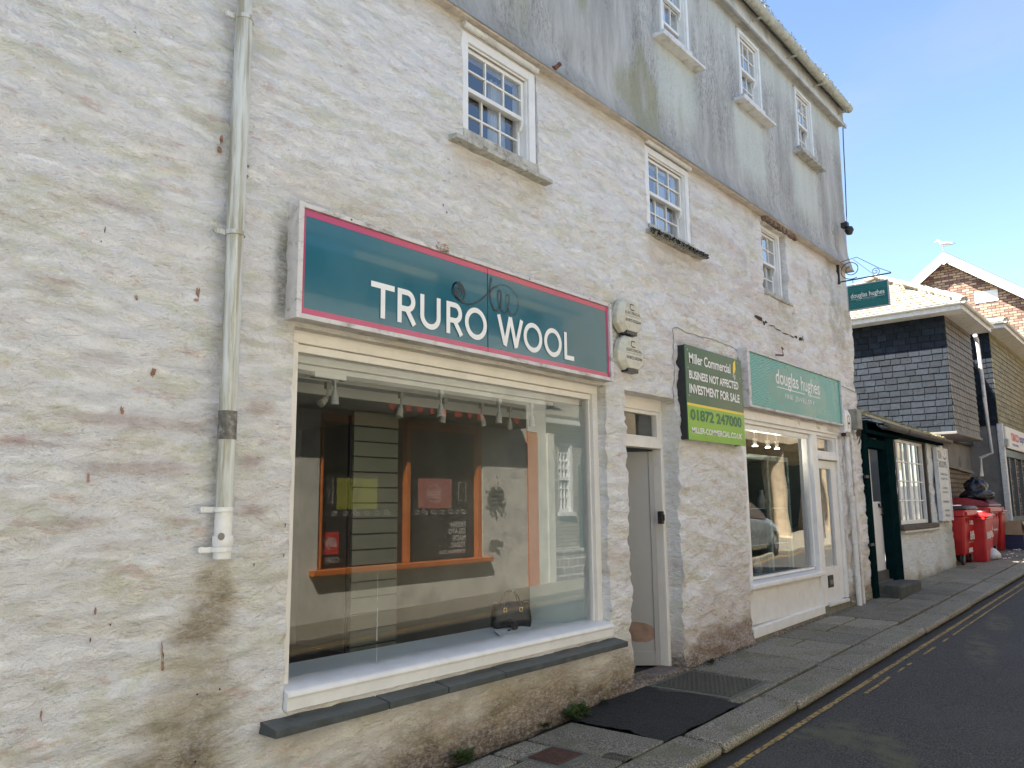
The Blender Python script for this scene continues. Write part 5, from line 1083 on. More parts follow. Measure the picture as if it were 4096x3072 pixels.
b = MB(); b.box(24.62, 30, -.14, -.07, 3.02, 3.60); b.build('board', mat('white_fascia', (.70, .69, .66), .5, .04), ts, bevel=.01)
text('TOBACCO', mat('red_letters', (.60, .03, .04), .5), ts, (25.35, -.142, 3.25), X_, Z_, 1.25, .22, bold=.03)
M_blue = mat('blue_letters', (.03, .05, .35), .5)
text('express', M_blue, ts, (26.70, -.142, 3.20), X_, Z_, 1.25, .24, bold=.02); text('VAPE & NEWS', M_blue, ts, (25.45, -.142, 3.12), X_, Z_, 1.0, .06, bold=.02)
b = MB(); b.box(24.44, 24.62, -.20, -.101, 3.05, 3.25); b.tube([(24.5, -.12, 3.25), (24.48, -.12, 3.7)], .012, 5); tag(b.build('junction_box', M_pipe, bevel=.01), 'small grey junction box on the white pilaster of the tobacco shop', 'box')
# rubble boundary wall behind the bins
M_rub = brickmat('brown_rubble', (.17, .12, .08), (.26, .20, .13), (.07, .06, .045), .26, .11, .02, 'xz', .03, patch=(.12, .09, .06))
sw_ = empty('rubble_wall', (22, .6, .4), label='low brown rubble stone wall with a flat coping behind the red bins', cat='wall')
b = MB(); b.hexa([(20.6, .56, 0), (23.4, .56, 0), (23.4, .715, 0), (20.6, .715, 0), (20.6, .56, 2.42), (23.4, .56, 2.32), (23.4, .715, 2.32), (20.6, .715, 2.42)]); b.build('stonework', M_rub, sw_, bevel=.02)
b = MB(); b.hexa([(20.5, .50, 2.43), (23.5, .50, 2.33), (23.5, .71, 2.33), (20.5, .71, 2.43), (20.5, .50, 2.50), (23.5, .50, 2.40), (23.5, .71, 2.40), (20.5, .71, 2.50)]); b.build('coping', M_gwall, sw_, bevel=.01)
lv = MB()
for i in range(8): lv.box(18.9, 19.0, .1, 1.2, 2.28 + i * .1, 2.35 + i * .1)
# brick gable house
G = empty('brick_house', (34, 2, .5), label='tall multicoloured brick gable with white bargeboards standing behind the slate houses', cat='house')
M_brick = brickmat('mixed_brick', (.15, .075, .065), (.56, .40, .27), (.055, .042, .035), .25, .095, .013, 'yz', .012)
xg = 32.; ap = (2.27, 10.45); ls, rs = (6.4, 7.40), (-1.6, 7.47)
b = MB(); b.prism([(xg, ls[0], -1), (xg, rs[0], -1), (xg, *rs), (xg, *ap), (xg, *ls)], (9, 0, 0)); b.build('wall', M_brick, G)
b = MB()
for (q0, q1) in ((ap, (6.9, ap[1] - 4.63 * .76)), (ap, (-2.1, ap[1] - 4.37 * .77))):
    b.hexa([(xg - .38, q0[0], q0[1] + .06), (xg - .38, q1[0], q1[1] + .06), (xg + 9.3, q1[0], q1[1] + .06), (xg + 9.3, q0[0], q0[1] + .06), (xg - .38, q0[0], q0[1] + .20), (xg - .38, q1[0], q1[1] + .20), (xg + 9.3, q1[0], q1[1] + .20), (xg + 9.3, q0[0], q0[1] + .20)])
b.build('roof', mat('dark_roof_tiles', (.07, .07, .075), .7, .2), G)
b = MB()
for (q0, q1) in ((ap, (6.9, ap[1] - 4.63 * .76)), (ap, (-2.1, ap[1] - 4.37 * .77))):
    b.hexa([(xg - .42, q0[0], q0[1] - .20), (xg - .42, q1[0], q1[1] - .20), (xg - .381, q1[0], q1[1] - .20), (xg - .381, q0[0], q0[1] - .20), (xg - .42, q0[0], q0[1] + .16), (xg - .42, q1[0], q1[1] + .16), (xg - .381, q1[0], q1[1] + .16), (xg - .381, q0[0], q0[1] + .16)])
b.build('bargeboard', M_white, G)
b = MB(); b.prism([(xg - .47, ap[0] - .14, ap[1] + .05), (xg - .47, ap[0] - .14, ap[1] - .22), (xg - .47, ap[0], ap[1] - .32), (xg - .47, ap[0] + .14, ap[1] - .22), (xg - .47, ap[0] + .14, ap[1] + .05)], (.045, 0, 0)); b.build('finial', M_white, G)
b = MB(); b.box(xg - .03, xg - .002, .75, 1.48, 8.62, 9.02); b.build('blank_plaque', M_pipew, G)
# seagull on the ridge
gl_ = empty('seagull', (xg - .3, ap[0], ap[1] + .25), label='grey and white gull standing on the peak of the brick gable', cat='bird')
gx, gy_, gz_ = xg - .30, ap[0], ap[1] + .34; k = 1.25
def ring(y, z, r, rz): return [(gx + k * r * math.cos(q), gy_ + k * y, gz_ + k * (z + rz * math.sin(q))) for q in [2 * math.pi * i / 12 for i in range(12)]]
b = MB(); b.loft([ring(.185, .235, .004, .004), ring(.165, .24, .018, .014), ring(.145, .25, .036, .036), ring(.12, .25, .040, .042), ring(.09, .22, .036, .05), ring(.06, .16, .06, .065), ring(0, .12, .075, .075), ring(-.08, .10, .06, .055), ring(-.16, .09, .03, .025), ring(-.25, .085, .015, .010)])
b.build('body', mat('white_feathers', (.72, .72, .72), .8, .03), gl_, smooth=2)
b = MB(); 
for s_ in (-1, 1): b.loft([[(gx + k * s_ * (.072 + .012 * math.cos(q)), gy_ + k * y, gz_ + k * (z + r_ * math.sin(q))) for q in [2 * math.pi * i / 8 for i in range(8)]] for y, z, r_ in ((.06, .14, .02), (.0, .13, .055), (-.1, .12, .045), (-.22, .10, .02), (-.32, .095, .006))])
b.build('wing', mat('grey_feathers', (.25, .26, .28), .8, .05), gl_, smooth=2)
b = MB(); b.tube([(gx, gy_ + k * .18, gz_ + k * .238), (gx, gy_ + k * .235, gz_ + k * .225)], .014, 6, r2=.004); b.build('beak', mat('yellow_beak', (.6, .4, .05), .5), gl_)
b = MB(); 
for s_ in (-.025, .025): b.tube([(gx + s_, gy_, gz_ + .09), (gx + s_, gy_, gz_ - .14)], .008, 6)
b.build('leg', mat('pink_leg', (.5, .3, .25), .6), gl_)

# ------------------------------------------------------------------ bins, bag, boxes
M_red = mat('red_bin_plastic', (.50, .020, .022), .35, .12, 4, .0005, 60, dirt=(.25, .06, .05), dsc=7, damt=.4)
M_red2 = mat('dark_red_lid', (.20, .012, .025), .35, .1, 4)
M_lab = mat('white_label', (.65, .65, .63), .6, .1, 20)
M_yp = mat('yellow_plastic', (.75, .42, .02), .4)
def caster(x, y, z, par, r=.10):
    m = MB(); m.lathe([(r * .6, -.02), (r, -.018), (r, .018), (r * .6, .02)], (x, y, z + r), 'y', 18); w = m.build('wheel', M_black, par, smooth=True)
    m = MB(); m.lathe([(r * .5, -.022), (r * .5, .022)], (x, y, z + r), 'y', 14); m.build('hub', M_screw, w)
    m = MB(); m.prism([(x - .03, y - .035, z + r * .8), (x + .03, y - .035, z + r * .8), (x + .08, y - .035, z + 2.25 * r), (x - .02, y - .035, z + 2.25 * r)], (0, .008, 0)); m.prism([(x - .03, y + .028, z + r * .8), (x + .03, y + .028, z + r * .8), (x + .08, y + .028, z + 2.25 * r), (x - .02, y + .028, z + 2.25 * r)], (0, .008, 0)); m.build('fork', M_screw, w)
def bigbin(x0, x1, y0, y1, h, lab, lid, lidh, hz=.20):
    t = empty('wheeled_bin', ((x0 + x1) / 2, (y0 + y1) / 2, gz(x0)), label=lab, cat='bin', group='red waste bins along the pavement'); z = gz(x0)
    def rr(e, zz, k=.04): a, b, c, d = x0 + e, x1 - e, y0 + e * .8, y1 - e * .8; return [(a + k, c, zz), (b - k, c, zz), (b, c + k, zz), (b, d - k, zz), (b - k, d, zz), (a + k, d, zz), (a, d - k, zz), (a, c + k, zz)]
    m = MB(); m.loft([rr(.13, z + hz), rr(.11, z + hz + .03), rr(.06, z + h * .5), rr(.02, z + h * .80), rr(.02, z + h * .88), rr(-.02, z + h * .89), rr(-.02, z + h)]); body = m.build('bin_body', M_red, t, bevel=.008, smooth=True)
    for i in range(5):
        x = x0 + .15 + (x1 - x0 - .3) * i / 4; m = MB(); m.prism([(x - .01, y0 + .02, z + h * .86), (x - .01, y0 - .03, z + h * .86), (x - .01, y0 + .02, z + h * .74)], (.02, 0, 0)); m.build('rib', M_red, body)
    m = MB(); m.box(x0 + .02, x1 - .02, y0 - .05, y0 - .02, z + h * .90, z + h * .97); m.build('front_rail', M_red, body, bevel=.008)
    m = MB()
    if lidh > .1:
        m.loft([[(x, yy, z + h + .012 + lidh * s_) for yy, s_ in ((y0 - .04, .0), (y0 - .04, .18), (y0 + .12, .62), ((y0 + y1) / 2, .95), (y1 - .1, 1.), (y1 + .03, .7), (y1 + .03, 0))] for x in (x0 - .03, x0 + .1, x1 - .1, x1 + .03)])
    else: m.loft([rr(-.05, z + h + .012, .06), rr(-.05, z + h + .04, .06), rr(.0, z + h + lidh, .06)])
    m.build('lid', lid, t, bevel=.012, smooth=True)
    for xx in (x0 + .2, x1 - .2):
        for yy in (y0 + .14, y1 - .14): caster(xx, yy, z, t)
    return t, z
b1, z = bigbin(18.27, 19.42, -.22, .56, 1.10, 'four wheeled red bin nearest the tea room wall with a black and white lid', M_black, .08)
m = MB(); m.box(18.30, 19.2, .0, .5, z + 1.181, z + 1.20); m.build('lid_panel', M_pipew, b1, bevel=.008)
m = MB(); m.box(18.215, 18.27, .02, .42, z + .66, z + 1.0); m.build('side_lifter', M_red, b1, bevel=.01)
m = MB(); m.box(18.205, 18.215, .05, .45, z + .98, z + 1.03); m.build('yellow_clip', M_yp, b1)
text('Biffa', M_lab, b1, (18.63, -.205 + .0, z + .50), X_, Vector((0, -.07, 1)), .42, .18, bold=.03, ext=.012); text('1100', M_lab, b1, (18.60, -.225, z + .80), X_, Z_, .34, .09, bold=.03, ext=.01)
text('www.biffa.co.uk', M_lab, b1, (18.6, -.17, z + .44), X_, Z_, .55, .03, ext=.01); m = MB(); m.box(18.75, 19.12, -.152, -.148, z + .24, z + .33); m.build('label', M_lab, b1)
def small(x, y, lab, txt=True):
    z = gz(x); t = empty('wheelie_bin', (x, y, z), label=lab, cat='bin', group='red waste bins along the pavement'); w, d, h = .50, .56, .92
    def rr(e, zz, k=.03): a, b, c, dd = x + e, x + w - e, y + e, y + d - e; return [(a + k, c, zz), (b - k, c, zz), (b, c + k, zz), (b, dd - k, zz), (b - k, dd, zz), (a + k, dd, zz), (a, dd - k, zz), (a, c + k, zz)]
    m = MB(); m.loft([rr(.06, z + .01), rr(.05, z + .05), rr(.005, z + h - .05), rr(-.02, z + h - .045), rr(-.02, z + h)]); m.build('bin_body', M_red, t, bevel=.006, smooth=True)
    m = MB(); m.loft([[(xx, yy, z + h + .008 + s_) for yy, s_ in ((y - .05, 0), (y - .04, .035), (y + .1, .07), (y + d - .04, .08), (y + d + .02, .03), (y + d + .02, 0))] for xx in (x - .03, x + w + .03)]); ld = m.build('lid', M_red, t, bevel=.01, smooth=True)
    m = MB(); m.box(x + .03, x + w - .03, y + .12, y + d - .06, z + h + .10, z + h + .112); m.build('lid_label', M_pipew, ld); m = MB(); m.box(x + .15, x + .35, y + .2, y + .4, z + h + .1121, z + h + .13); m.build('lid_handle', M_black, ld)
    for xx in (x - .0, x + w - .04): m = MB(); m.lathe([(.10, 0), (.10, .05)], (xx, y + d - .05, z + .10), 'x', 14); m.build('wheel', M_black, t)
    if txt: text('Biffa', M_lab, t, (x + .08, y + .03, z + .48), X_, Z_, .36, .14, bold=.03, ext=.02)
    return t
small(19.16, -.42, 'slim red wheelie bin in front of the gap between the two large bins'); small(19.72, -.38, 'slim red wheelie bin tucked directly behind the first slim one')
b4, z = bigbin(20.45, 21.85, -.26, .54, 1.10, 'largest red bin with a domed dark red lid carrying a black rubbish bag', M_red2, .20)
m = MB(); m.box(20.72, 21.0, -.228, -.224, z + .58, z + .86); m.build('paper_label', M_lab, b4); m = MB(); m.box(20.68, 21.1, -.165, -.16, z + .27, z + .36); m.build('label', M_lab, b4)
text('Biffa', M_lab, b4, (21.2, -.205, z + .55), X_, Z_, .4, .2, bold=.03, ext=.012); text('BIN NO 214', M_lab, b4, (20.62, -.19, z + .43), X_, Z_, .5, .05, ext=.02); text('1100', M_lab, b4, (20.66, -.245, z + .92), X_, Z_, .3, .07, bold=.03, ext=.03)
small(22.4, -.2, 'short red bin half hidden beyond the largest bin', False)
bg_ = MB(); rg = []
for i, (h_, r_) in enumerate(((0, .30), (.04, .36), (.12, .37), (.18, .30), (.21, .24), (.26, .27), (.34, .26), (.42, .19), (.46, .08), (.50, .10))):
    rg.append([(20.95 + r_ * 1.05 * math.cos(q) * (1 + .10 * math.sin(5 * q + i * 1.3) + .05 * math.sin(11 * q + 2 * i)), .02 + r_ * .9 * math.sin(q) * (1 + .1 * math.sin(4 * q + i)), gz(20.5) + 1.26 + h_ + .02 * math.sin(7 * q)) for q in [2 * math.pi * j / 36 for j in range(36)]])
bg_.loft(rg); o = bg_.build('rubbish_bag', mat('black_bag_plastic', (.012, .014, .022), .28, .3, 9, .012, 14), smooth=2); tag(o, 'knotted black rubbish bag lying on the domed bin lid', 'bag')
wb = MB(); rg = []
for i, (h_, r_) in enumerate(((0, .14), (.04, .2), (.12, .19), (.2, .12), (.24, .05))): rg.append([(20.05 + r_ * 1.3 * math.cos(q) * (1 + .15 * math.sin(3 * q + i)), -.30 + r_ * math.sin(q), gz(20) + h_ + .01 * math.sin(5 * q)) for q in [2 * math.pi * j / 20 for j in range(20)]])
wb.loft(rg); tag(wb.build('white_bag', mat('white_bag_plastic', (.62, .62, .60), .4, .1, 9, .01, 20), smooth=2), 'small crumpled white plastic bag on the ground between the bins', 'bag')
M_card = mat('brown_cardboard', (.38, .28, .17), .8, .1, 5)
def carton(x0, x1, y0, y1, z0, h, m_, lab, flaps=True, lbl=None):
    t = empty('carton', ((x0 + x1) / 2, (y0 + y1) / 2, z0), label=lab, cat='box'); b = MB(); b.box(x0, x1, y0, y1, z0, z0 + .01); b.box(x0, x1, y0, y0 + .008, z0 + .01, z0 + h); b.box(x0, x1, y1 - .008, y1, z0 + .01, z0 + h); b.box(x0, x0 + .008, y0 + .008, y1 - .008, z0 + .01, z0 + h); b.box(x1 - .008, x1, y0 + .008, y1 - .008, z0 + .01, z0 + h); b.build('sides', m_, t)
    if flaps:
        b = MB(); b.hexa([(x0, y1, z0 + h), (x1, y1, z0 + h), (x1, y1 + .01, z0 + h), (x0, y1 + .01, z0 + h), (x0, y1 + .05, z0 + h + .34), (x1, y1 + .05, z0 + h + .34), (x1, y1 + .06, z0 + h + .34), (x0, y1 + .06, z0 + h + .34)])
        b.hexa([(x0, y0, z0 + h), (x1, y0, z0 + h), (x1, y0 - .01, z0 + h), (x0, y0 - .01, z0 + h), (x0 - .02, y0 - .10, z0 + h - .20), (x1, y0 - .10, z0 + h - .20), (x1, y0 - .11, z0 + h - .20), (x0 - .02, y0 - .11, z0 + h - .20)]); b.build('flap', m_, t)
    if lbl: b = MB(); b.box(x0 + .3 * (x1 - x0), x0 + .8 * (x1 - x0), y0 - .115, y0 - .112, z0 + h - .38, z0 + h - .20); b.build('label', M_lab, t)
    return t
M_blueb = mat('dark_blue_box', (.015, .018, .06), .6, .2, 9)
carton(22.95, 24.2, -.52, -.02, gz(23.4), .33, M_blueb, 'flattened dark blue cardboard box under the open brown carton', False)
carton(23.0, 24.1, -.50, -.05, gz(23.4) + .34, .32, M_card, 'open brown cardboard carton with raised flaps by the tobacco shop', True, True)
lt_ = MB()
for i in range(26):
    x, y = random.uniform(19.6, 23.5), random.uniform(-.75, -.35); a = random.uniform(.02, .08); lt_.poly([(x, y, gz(x) + .012), (x + a, y + random.uniform(-.02, .02), gz(x) + .02), (x + a * .8, y + a * .6, gz(x) + .03), (x - .01, y + a * .5, gz(x) + .015)])
tag(lt_.build('litter', M_pipew), 'scraps of pale litter scattered round the bin wheels', 'litter', kind='stuff')

# ------------------------------------------------------------------ the other side of the street (seen in the glass)
YO = -5.3
mXv = Vector((-1, 0, 0))
GS = empty('gelato_shop', (9, YO, 0), label='cream gelato shop across the street with orange window frames and a dark fascia', cat='building')
M_gcream = mat('cream_plaster', (.66, .645, .56), .85, .12, 3, .004, 30, dirt=(.25, .24, .20), dsc=2.5, damt=.5)  # cream wall colour, with random dirt over it
M_or = mat('orange_paint', (.62, .19, .045), .45, .08, 8)
m = MB()
for a in ((-8, 6.88, -.4, 3.0), (10.28, 11.50, -.4, 3.0), (11.80, 12.10, -.4, 3.0), (6.88, 10.28, -.4, .70)): m.box(a[0], a[1], YO - .3, YO, a[2], a[3])
m.box(-8, 12.1, YO - .3, YO - .01, 3.0, 5.2); m.box(12.10, 12.30, YO - .3, YO + .03, -.4, 3.0); m.box(-8, 12.3, YO - 4, YO - 3.8, -.4, 5.2); m.build('wall', M_gcream, GS)
m = MB(); m.hexa([(-8, YO + .3, 5.2), (12.3, YO + .3, 5.2), (12.3, YO - 3.5, 7.2), (-8, YO - 3.5, 7.2), (-8, YO + .3, 5.28), (12.3, YO + .3, 5.28), (12.3, YO - 3.5, 7.28), (-8, YO - 3.5, 7.28)]); m.build('roof', MATS['roof_slate'], GS)
m = MB(); m.box(4.5, 11.1, YO, YO + .32, 3.0, 3.42); m.build('fascia', mat('dark_olive_fascia', (.05, .05, .035), .5, .1), GS, bevel=.01)
m = MB(); m.box(11.50, 11.80, YO - .1, YO + .02, .05, 2.98); m.build('orange_pilaster', M_or, GS)
m = MB()
for i, (x, w) in enumerate(((7.85, .13), (8.22, .07), (8.42, .12), (8.72, .05), (8.95, .12), (9.28, .12), (9.55, .10), (9.80, .12), (10.75, .12))):
    m.box(x, x + w, YO + .32, YO + .35, 3.06, 3.16) if i % 2 else m.prism([(x, YO + .32, 3.16), (x + w, YO + .32, 3.16), (x + w * .85, YO + .32, 3.08), (x + w * .5, YO + .32, 3.05), (x + w * .15, YO + .32, 3.08)], (0, .03, 0))
m.build('fascia_shapes', mat('orange_red_letter', (.42, .08, .045), .5), GS)
m = MB(); yw = YO - .10
m.box(6.92, 6.95, yw, YO + .0, .78, 2.98); m.box(10.16, 10.25, yw, YO, .78, 2.98); m.box(8.53, 8.61, yw, YO + .0, .78, 2.98); m.box(6.96, 8.50, yw, YO - .02, 2.86, 2.98); m.box(8.62, 10.14, yw, YO - .02, 2.86, 2.98)
gw_ = m.build('window', M_or, GS, bevel=.005)
m = MB(); m.box(6.75, 10.42, YO - .08, YO + .12, .70, .775); m.build('ledge', M_or, gw_, bevel=.006)
m = MB(); m.box(6.90, 10.26, yw - .05, yw, .78, 2.98); m.build('dark_glass', mat('dark_window_panel', (.035, .03, .03), .4, .1), gw_)  # opaque dark panel: the unlit room behind the glass is put into its colour
yd = yw + .002
def dec(x0, x1, z0, z1, mt, name, y=yd): b = MB(); b.poly([(x0, y, z0), (x1, y, z0), (x1, y, z1), (x0, y, z1)]); b.build(name, mt, gw_)
dec(7.26, 8.02, 1.60, 2.05, mat('lime_poster', (.27, .28, .05), .5, .05), 'yellow_poster'); dec(8.86, 9.62, 1.60, 2.08, mat('pink_poster', (.42, .16, .14), .5, .05), 'pink_poster'); dec(6.97, 7.32, .97, 1.28, mat('red_square', (.55, .04, .035), .5), 'red_square')
M_gw = mat('grey_white_print', (.55, .55, .52), .5, .02)
rt = lambda s_, x0, x1, z, h, mt=M_gw, bold=.03, sh=0: text(s_, mt, gw_, (x1, yd + .003, z), mXv, Z_, x1 - x0, h, bold=bold, shear=sh)
rt('COFFEE', 6.98, 7.32, .85, .075, bold=.0); rt('illy', 7.03, 7.28, 1.03, .18, bold=.02, sh=.3)
for s_, a, z in (('FRESH', 9.60, 1.285), ('GELATO', 9.54, 1.175), ('MADE', 9.64, 1.065), ('TODAY.', 9.58, .955)): rt(s_, a, 9.95, z, .092)
rt('TOMORROW. TOO.', 9.32, 9.95, .86, .065)
m = MB(); O = (0, yd + .003, 0)
def rb2(pts, w, c=False): ribbon(m, [(-x, z) for x, z in pts], w, O, mXv, Z_, .0, c)
rb2([(6.99, 1.70), (7.19, 1.70), (7.19, 2.03), (6.99, 2.03)], .008, True); rb2([(9.78, 1.72), (9.96, 1.72), (9.96, 2.03), (9.78, 2.03)], .008, True)
for z in (1.93, 1.88, 1.85, 1.82, 1.78): rb2([(7.03, z), (7.15, z)], .006)
for x in (7.02, 7.22, 7.42, 7.62, 7.82, 8.02, 8.22, 8.68, 8.84, 9.0, 9.2, 9.4, 9.6, 9.75, 9.9):
    if int(x * 50) % 3: rb2(arc(x, 1.56, .045, .04, 180, 360, 8) + [(x - .045, 1.57)], .008, False); rb2([(x - .06, 1.51), (x + .06, 1.51)], .006)
    else: rb2(arc(x - .02, 1.55, .035, .03, 0, 360, 12)[:-1], .014, True); rb2(arc(x + .03, 1.53, .03, .022, 0, 360, 12)[:-1], .012, True)
m.build('icons', M_gw, gw_)
m = MB(); cx = 9.22
rb2([(cx - .15, 1.86)] + arc(cx, 1.87, .15, .11, 180, 0, 10) + [(cx - .15, 1.86)], .018); rb2([(cx - .16, 1.82), (cx + .16, 1.82)], .03); rb2([(cx - .15, 1.78)] + arc(cx, 1.77, .15, .07, 180, 360, 10) + [(cx - .15, 1.78)], .018); m.build('macaron_drawing', mat('pale_pink_print', (.65, .42, .38), .5), gw_)
m = MB(); rb2([(7.50, 2.02), (7.60, 1.65), (7.71, 2.02)], .014)
for i in range(4): rb2([(7.52 + .02 * i, 1.98 - .08 * i), (7.68 - .01 * i, 1.90 - .08 * i)], .006); rb2([(7.69 - .02 * i, 1.98 - .08 * i), (7.53 + .015 * i, 1.90 - .08 * i)], .006)
m.build('cone_drawing', mat('dark_olive_print', (.16, .14, .04), .5), gw_)
m = MB(); random.seed(3)
for i in range(150): 
    x, z = random.gauss(10.62, .12), random.gauss(1.73, .12); a = random.uniform(.012, .04); m.poly([(x - a, YO + .002 + i * .00002, z - a * .8), (x + a, YO + .002 + i * .00002, z - a), (x + a * .8, YO + .002 + i * .00002, z + a), (x - a, YO + .002 + i * .00002, z + a)])
for i in range(22): x, z = random.gauss(10.62, .10), random.gauss(.93, .06); a = random.uniform(.02, .06); m.poly([(x - a, YO + .0035 + i * .00002, z - a * .8), (x + a, YO + .0035 + i * .00002, z - a), (x + a * .8, YO + .0035 + i * .00002, z + a), (x - a, YO + .0035 + i * .00002, z + a)])
m.build('grimy_patch', mat('dark_grime', (.20, .20, .17), .9, .3, 12), GS)
for i, s_ in enumerate(('PRIVATE PROPERTY', 'CUSTOMERS', 'ONLY NO', 'PARKING')): text(s_, M_ink, GS, (10.84 - .02 * i, YO + .006, 1.85 - i * .07), mXv, Z_, .38 - .04 * i, .035, bold=.02)
# stone cottage
CT = empty('stone_cottage', (13.3, -5.7, 0), label='brown stone cottage across the street with a white sash window and slate roof', cat='building')
M_stone = brickmat('slatey_stone', (.30, .27, .20), (.42, .38, .29), (.14, .13, .10), .34, .075, .012, 'xz', .02)
yc = YO - .4
m = MB(); m.box(12.3, 12.98, yc - .3, yc, -.4, 3.3); m.box(13.42, 14.6, yc - .3, yc, -.4, 3.3); m.box(12.98, 13.42, yc - .3, yc, -.4, 1.5); m.box(12.98, 13.42, yc - .3, yc, 2.9, 3.3); m.build('wall', M_stone, CT)
m = MB(); m.box(12.2, 14.7, yc, yc + .2, 3.25, 3.37); m.build('gutter', M_oldwhite, CT)
m = MB(); m.hexa([(12.2, yc + .2, 3.35), (14.7, yc + .2, 3.35), (14.7, yc - 3, 5.0), (12.2, yc - 3, 5.0), (12.2, yc + .2, 3.42), (14.7, yc + .2, 3.42), (14.7, yc - 3, 5.07), (12.2, yc - 3, 5.07)]); m.build('roof', mat('pale_warm_slate', (.22, .21, .18), .8, .2, 14, .01, 8), CT)  # one even pale slate colour on the cottage roof
m = MB(); m.box(12.98, 13.03, yc - .1, yc - .02, 1.5, 2.9); m.box(13.37, 13.46, yc - .1, yc + .01, 1.5, 2.9); m.box(13.03, 13.37, yc - .1, yc - .02, 2.84, 2.9); m.box(13.03, 13.37, yc - .1, yc - .02, 1.5, 1.57); m.box(13.03, 13.37, yc - .1, yc - .02, 2.14, 2.20)
for z in (1.78, 1.96, 2.36, 2.52, 2.68): m.box(13.03, 13.37, yc - .08, yc - .05, z, z + .02)
for x in (13.14, 13.25): m.box(x, x + .02, yc - .085, yc - .045, 1.57, 2.84)
cw = m.build('window', M_white, CT)
m = MB(); m.box(12.95, 13.5, yc - .02, yc + .06, 1.42, 1.50); m.build('sill', M_white, cw)
m = MB(); m.box(12.98, 13.42, yc - .12, yc - .101, 1.5, 2.9); m.build('dark_glass', M_dark, cw)
m = MB(); m.box(12.4, 14.4, yc + .02, yc + .3, -.1, .72); m.box(12.4, 14.4, yc + .0, yc + .32, .72, .80); 
tag(m.build('garden_wall', brickmat('white_pointed_stone', (.22, .19, .16), (.32, .27, .22), (.62, .62, .58), .30, .16, .022, 'xz', .03)), 'low stone wall with broad white pointing across the street', 'wall')
nb = empty('noticeboard', (13.6, YO - .1, 1.5), label='dark green board with a white framed notice across the street', cat='noticeboard')
m = MB(); m.box(13.28, 13.95, YO - .12, YO - .08, .8, 2.42); m.build('board', mat('dark_green_board', (.03, .06, .055), .5), nb); m = MB(); m.box(13.55, 13.95, YO - .08, YO - .06, 1.68, 2.34); m.build('notice_frame', M_pipew, nb); m = MB(); m.box(13.60, 13.90, YO - .06, YO - .055, 1.74, 2.28); m.build('notice', M_panel, nb)
UB = empty('cream_building', (16, -9, 0), label='tall cream building rising behind the stone cottage', cat='building')
m = MB(); m.box(12.4, 15.2, -12, -8.4, -.4, 8.5); m.build('wall', mat('cream_render', (.62, .52, .30), .8, .06), UB)
m = MB(); m.box(12.3, 15.3, -12.1, -8.3, 8.5, 8.7); m.build('roof', MATS['roof_slate'], UB)
SB = empty('sandstone_building', (22, -8, 0), label='sandy stone building with round columns across the street', cat='building')
M_sand = mat('sandy_granite', (.42, .34, .23), .85, .15, 5, .006, 20, dirt=(.22, .18, .13), dsc=3, damt=.5)
m = MB(); m.box(14.6, 45, -7.9, -7.6, -.2, .6); m.box(14.6, 45, -7.9, -7.55, 3.3, 4.0); m.box(14.6, 45, -10, -9.8, -.4, 9); m.box(14.6, 45, -7.9, -7.6, 4.0, 8.6)
for x in (16.5, 24.5, 28, 32, 36): m.box(x, x + 1.2, -7.9, -7.6, .6, 3.3)
m.build('wall', M_sand, SB)
m = MB(); m.box(14.6, 45, -8.0, -7.3, 8.6, 8.9); m.build('cornice', mat('pale_cornice', (.55, .45, .25), .8), SB)
for x in (21.6, 26.2, 30.5, 35): m = MB(); m.lathe([(.34, .1), (.34, .25), (.27, .3), (.26, 3.1), (.32, 3.2), (.34, 3.3)], (x, -6.5, .3), 'z', 20); m.build('column', M_sand, SB, smooth=True)
m = MB(); m.box(20.8, 40, -7.6, -6.1, 3.6, 3.95); m.build('portico', M_sand, SB)
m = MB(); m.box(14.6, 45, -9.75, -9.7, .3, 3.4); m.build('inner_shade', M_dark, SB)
# parked car facing up the street
CX = -1.0
CR = empty('parked_car', (19.9, -5.1, gz(20)), label='silver grey hatchback parked at the far kerb, seen in the jeweller window', cat='car')
M_car = mat('silver_paint', (.33, .36, .36), .25, .03, 2, metal=.6, coat=.6); zc = gz(20) - .06
def cs(x, pts): return [(x, -5.15 + s_ * y, zc + z) for s_, y, z in [(-1, a, b) for a, b in pts] + [(1, a, b) for a, b in pts[::-1]]]
st = []
for x, hw, zb2, zs_, zr, rw in ((17.9, .70, .35, .80, .85, .6), (18.0, .82, .22, .90, 1.25, .60), (18.4, .86, .20, .92, 1.44, .58), (19.2, .88, .20, .90, 1.48, .58), (20.1, .88, .20, .88, 1.38, .56), (20.7, .87, .20, .86, .98, .66), (21.3, .86, .20, .78, .88, .68), (21.8, .80, .22, .62, .74, .62), (22.02, .62, .28, .48, .58, .5)):
    st.append(cs(x, [(hw * .92, zb2), (hw, zb2 + .15), (hw, zs_ - .1), (hw * .96, zs_), (rw, zr), (rw * .5, zr + .03)]))
m = MB(); m.loft(st); cbdy = m.build('car_body', M_car, CR, smooth=True)
M_cg = mat('car_glass', (.02, .025, .03), .08, .02, coat=.5)
for s_ in (-1, 1):
    m = MB(); m.poly([(18.25, -5.15 + s_ * .842, zc + .95), (20.55, -5.15 + s_ * .842, zc + .93), (20.05, -5.15 + s_ * .63, zc + 1.33), (18.5, -5.15 + s_ * .62, zc + 1.38)]); m.build('side_glass', M_cg, CR)
m = MB(); m.poly([(20.16, -5.15 - .55, zc + 1.37), (20.16, -5.15 + .55, zc + 1.37), (20.74, -5.15 + .68, zc + .985), (20.74, -5.15 - .68, zc + .985)]); m.v = [(x + .012, y, z + .02) for x, y, z in m.v]; m.build('windscreen', M_cg, CR)
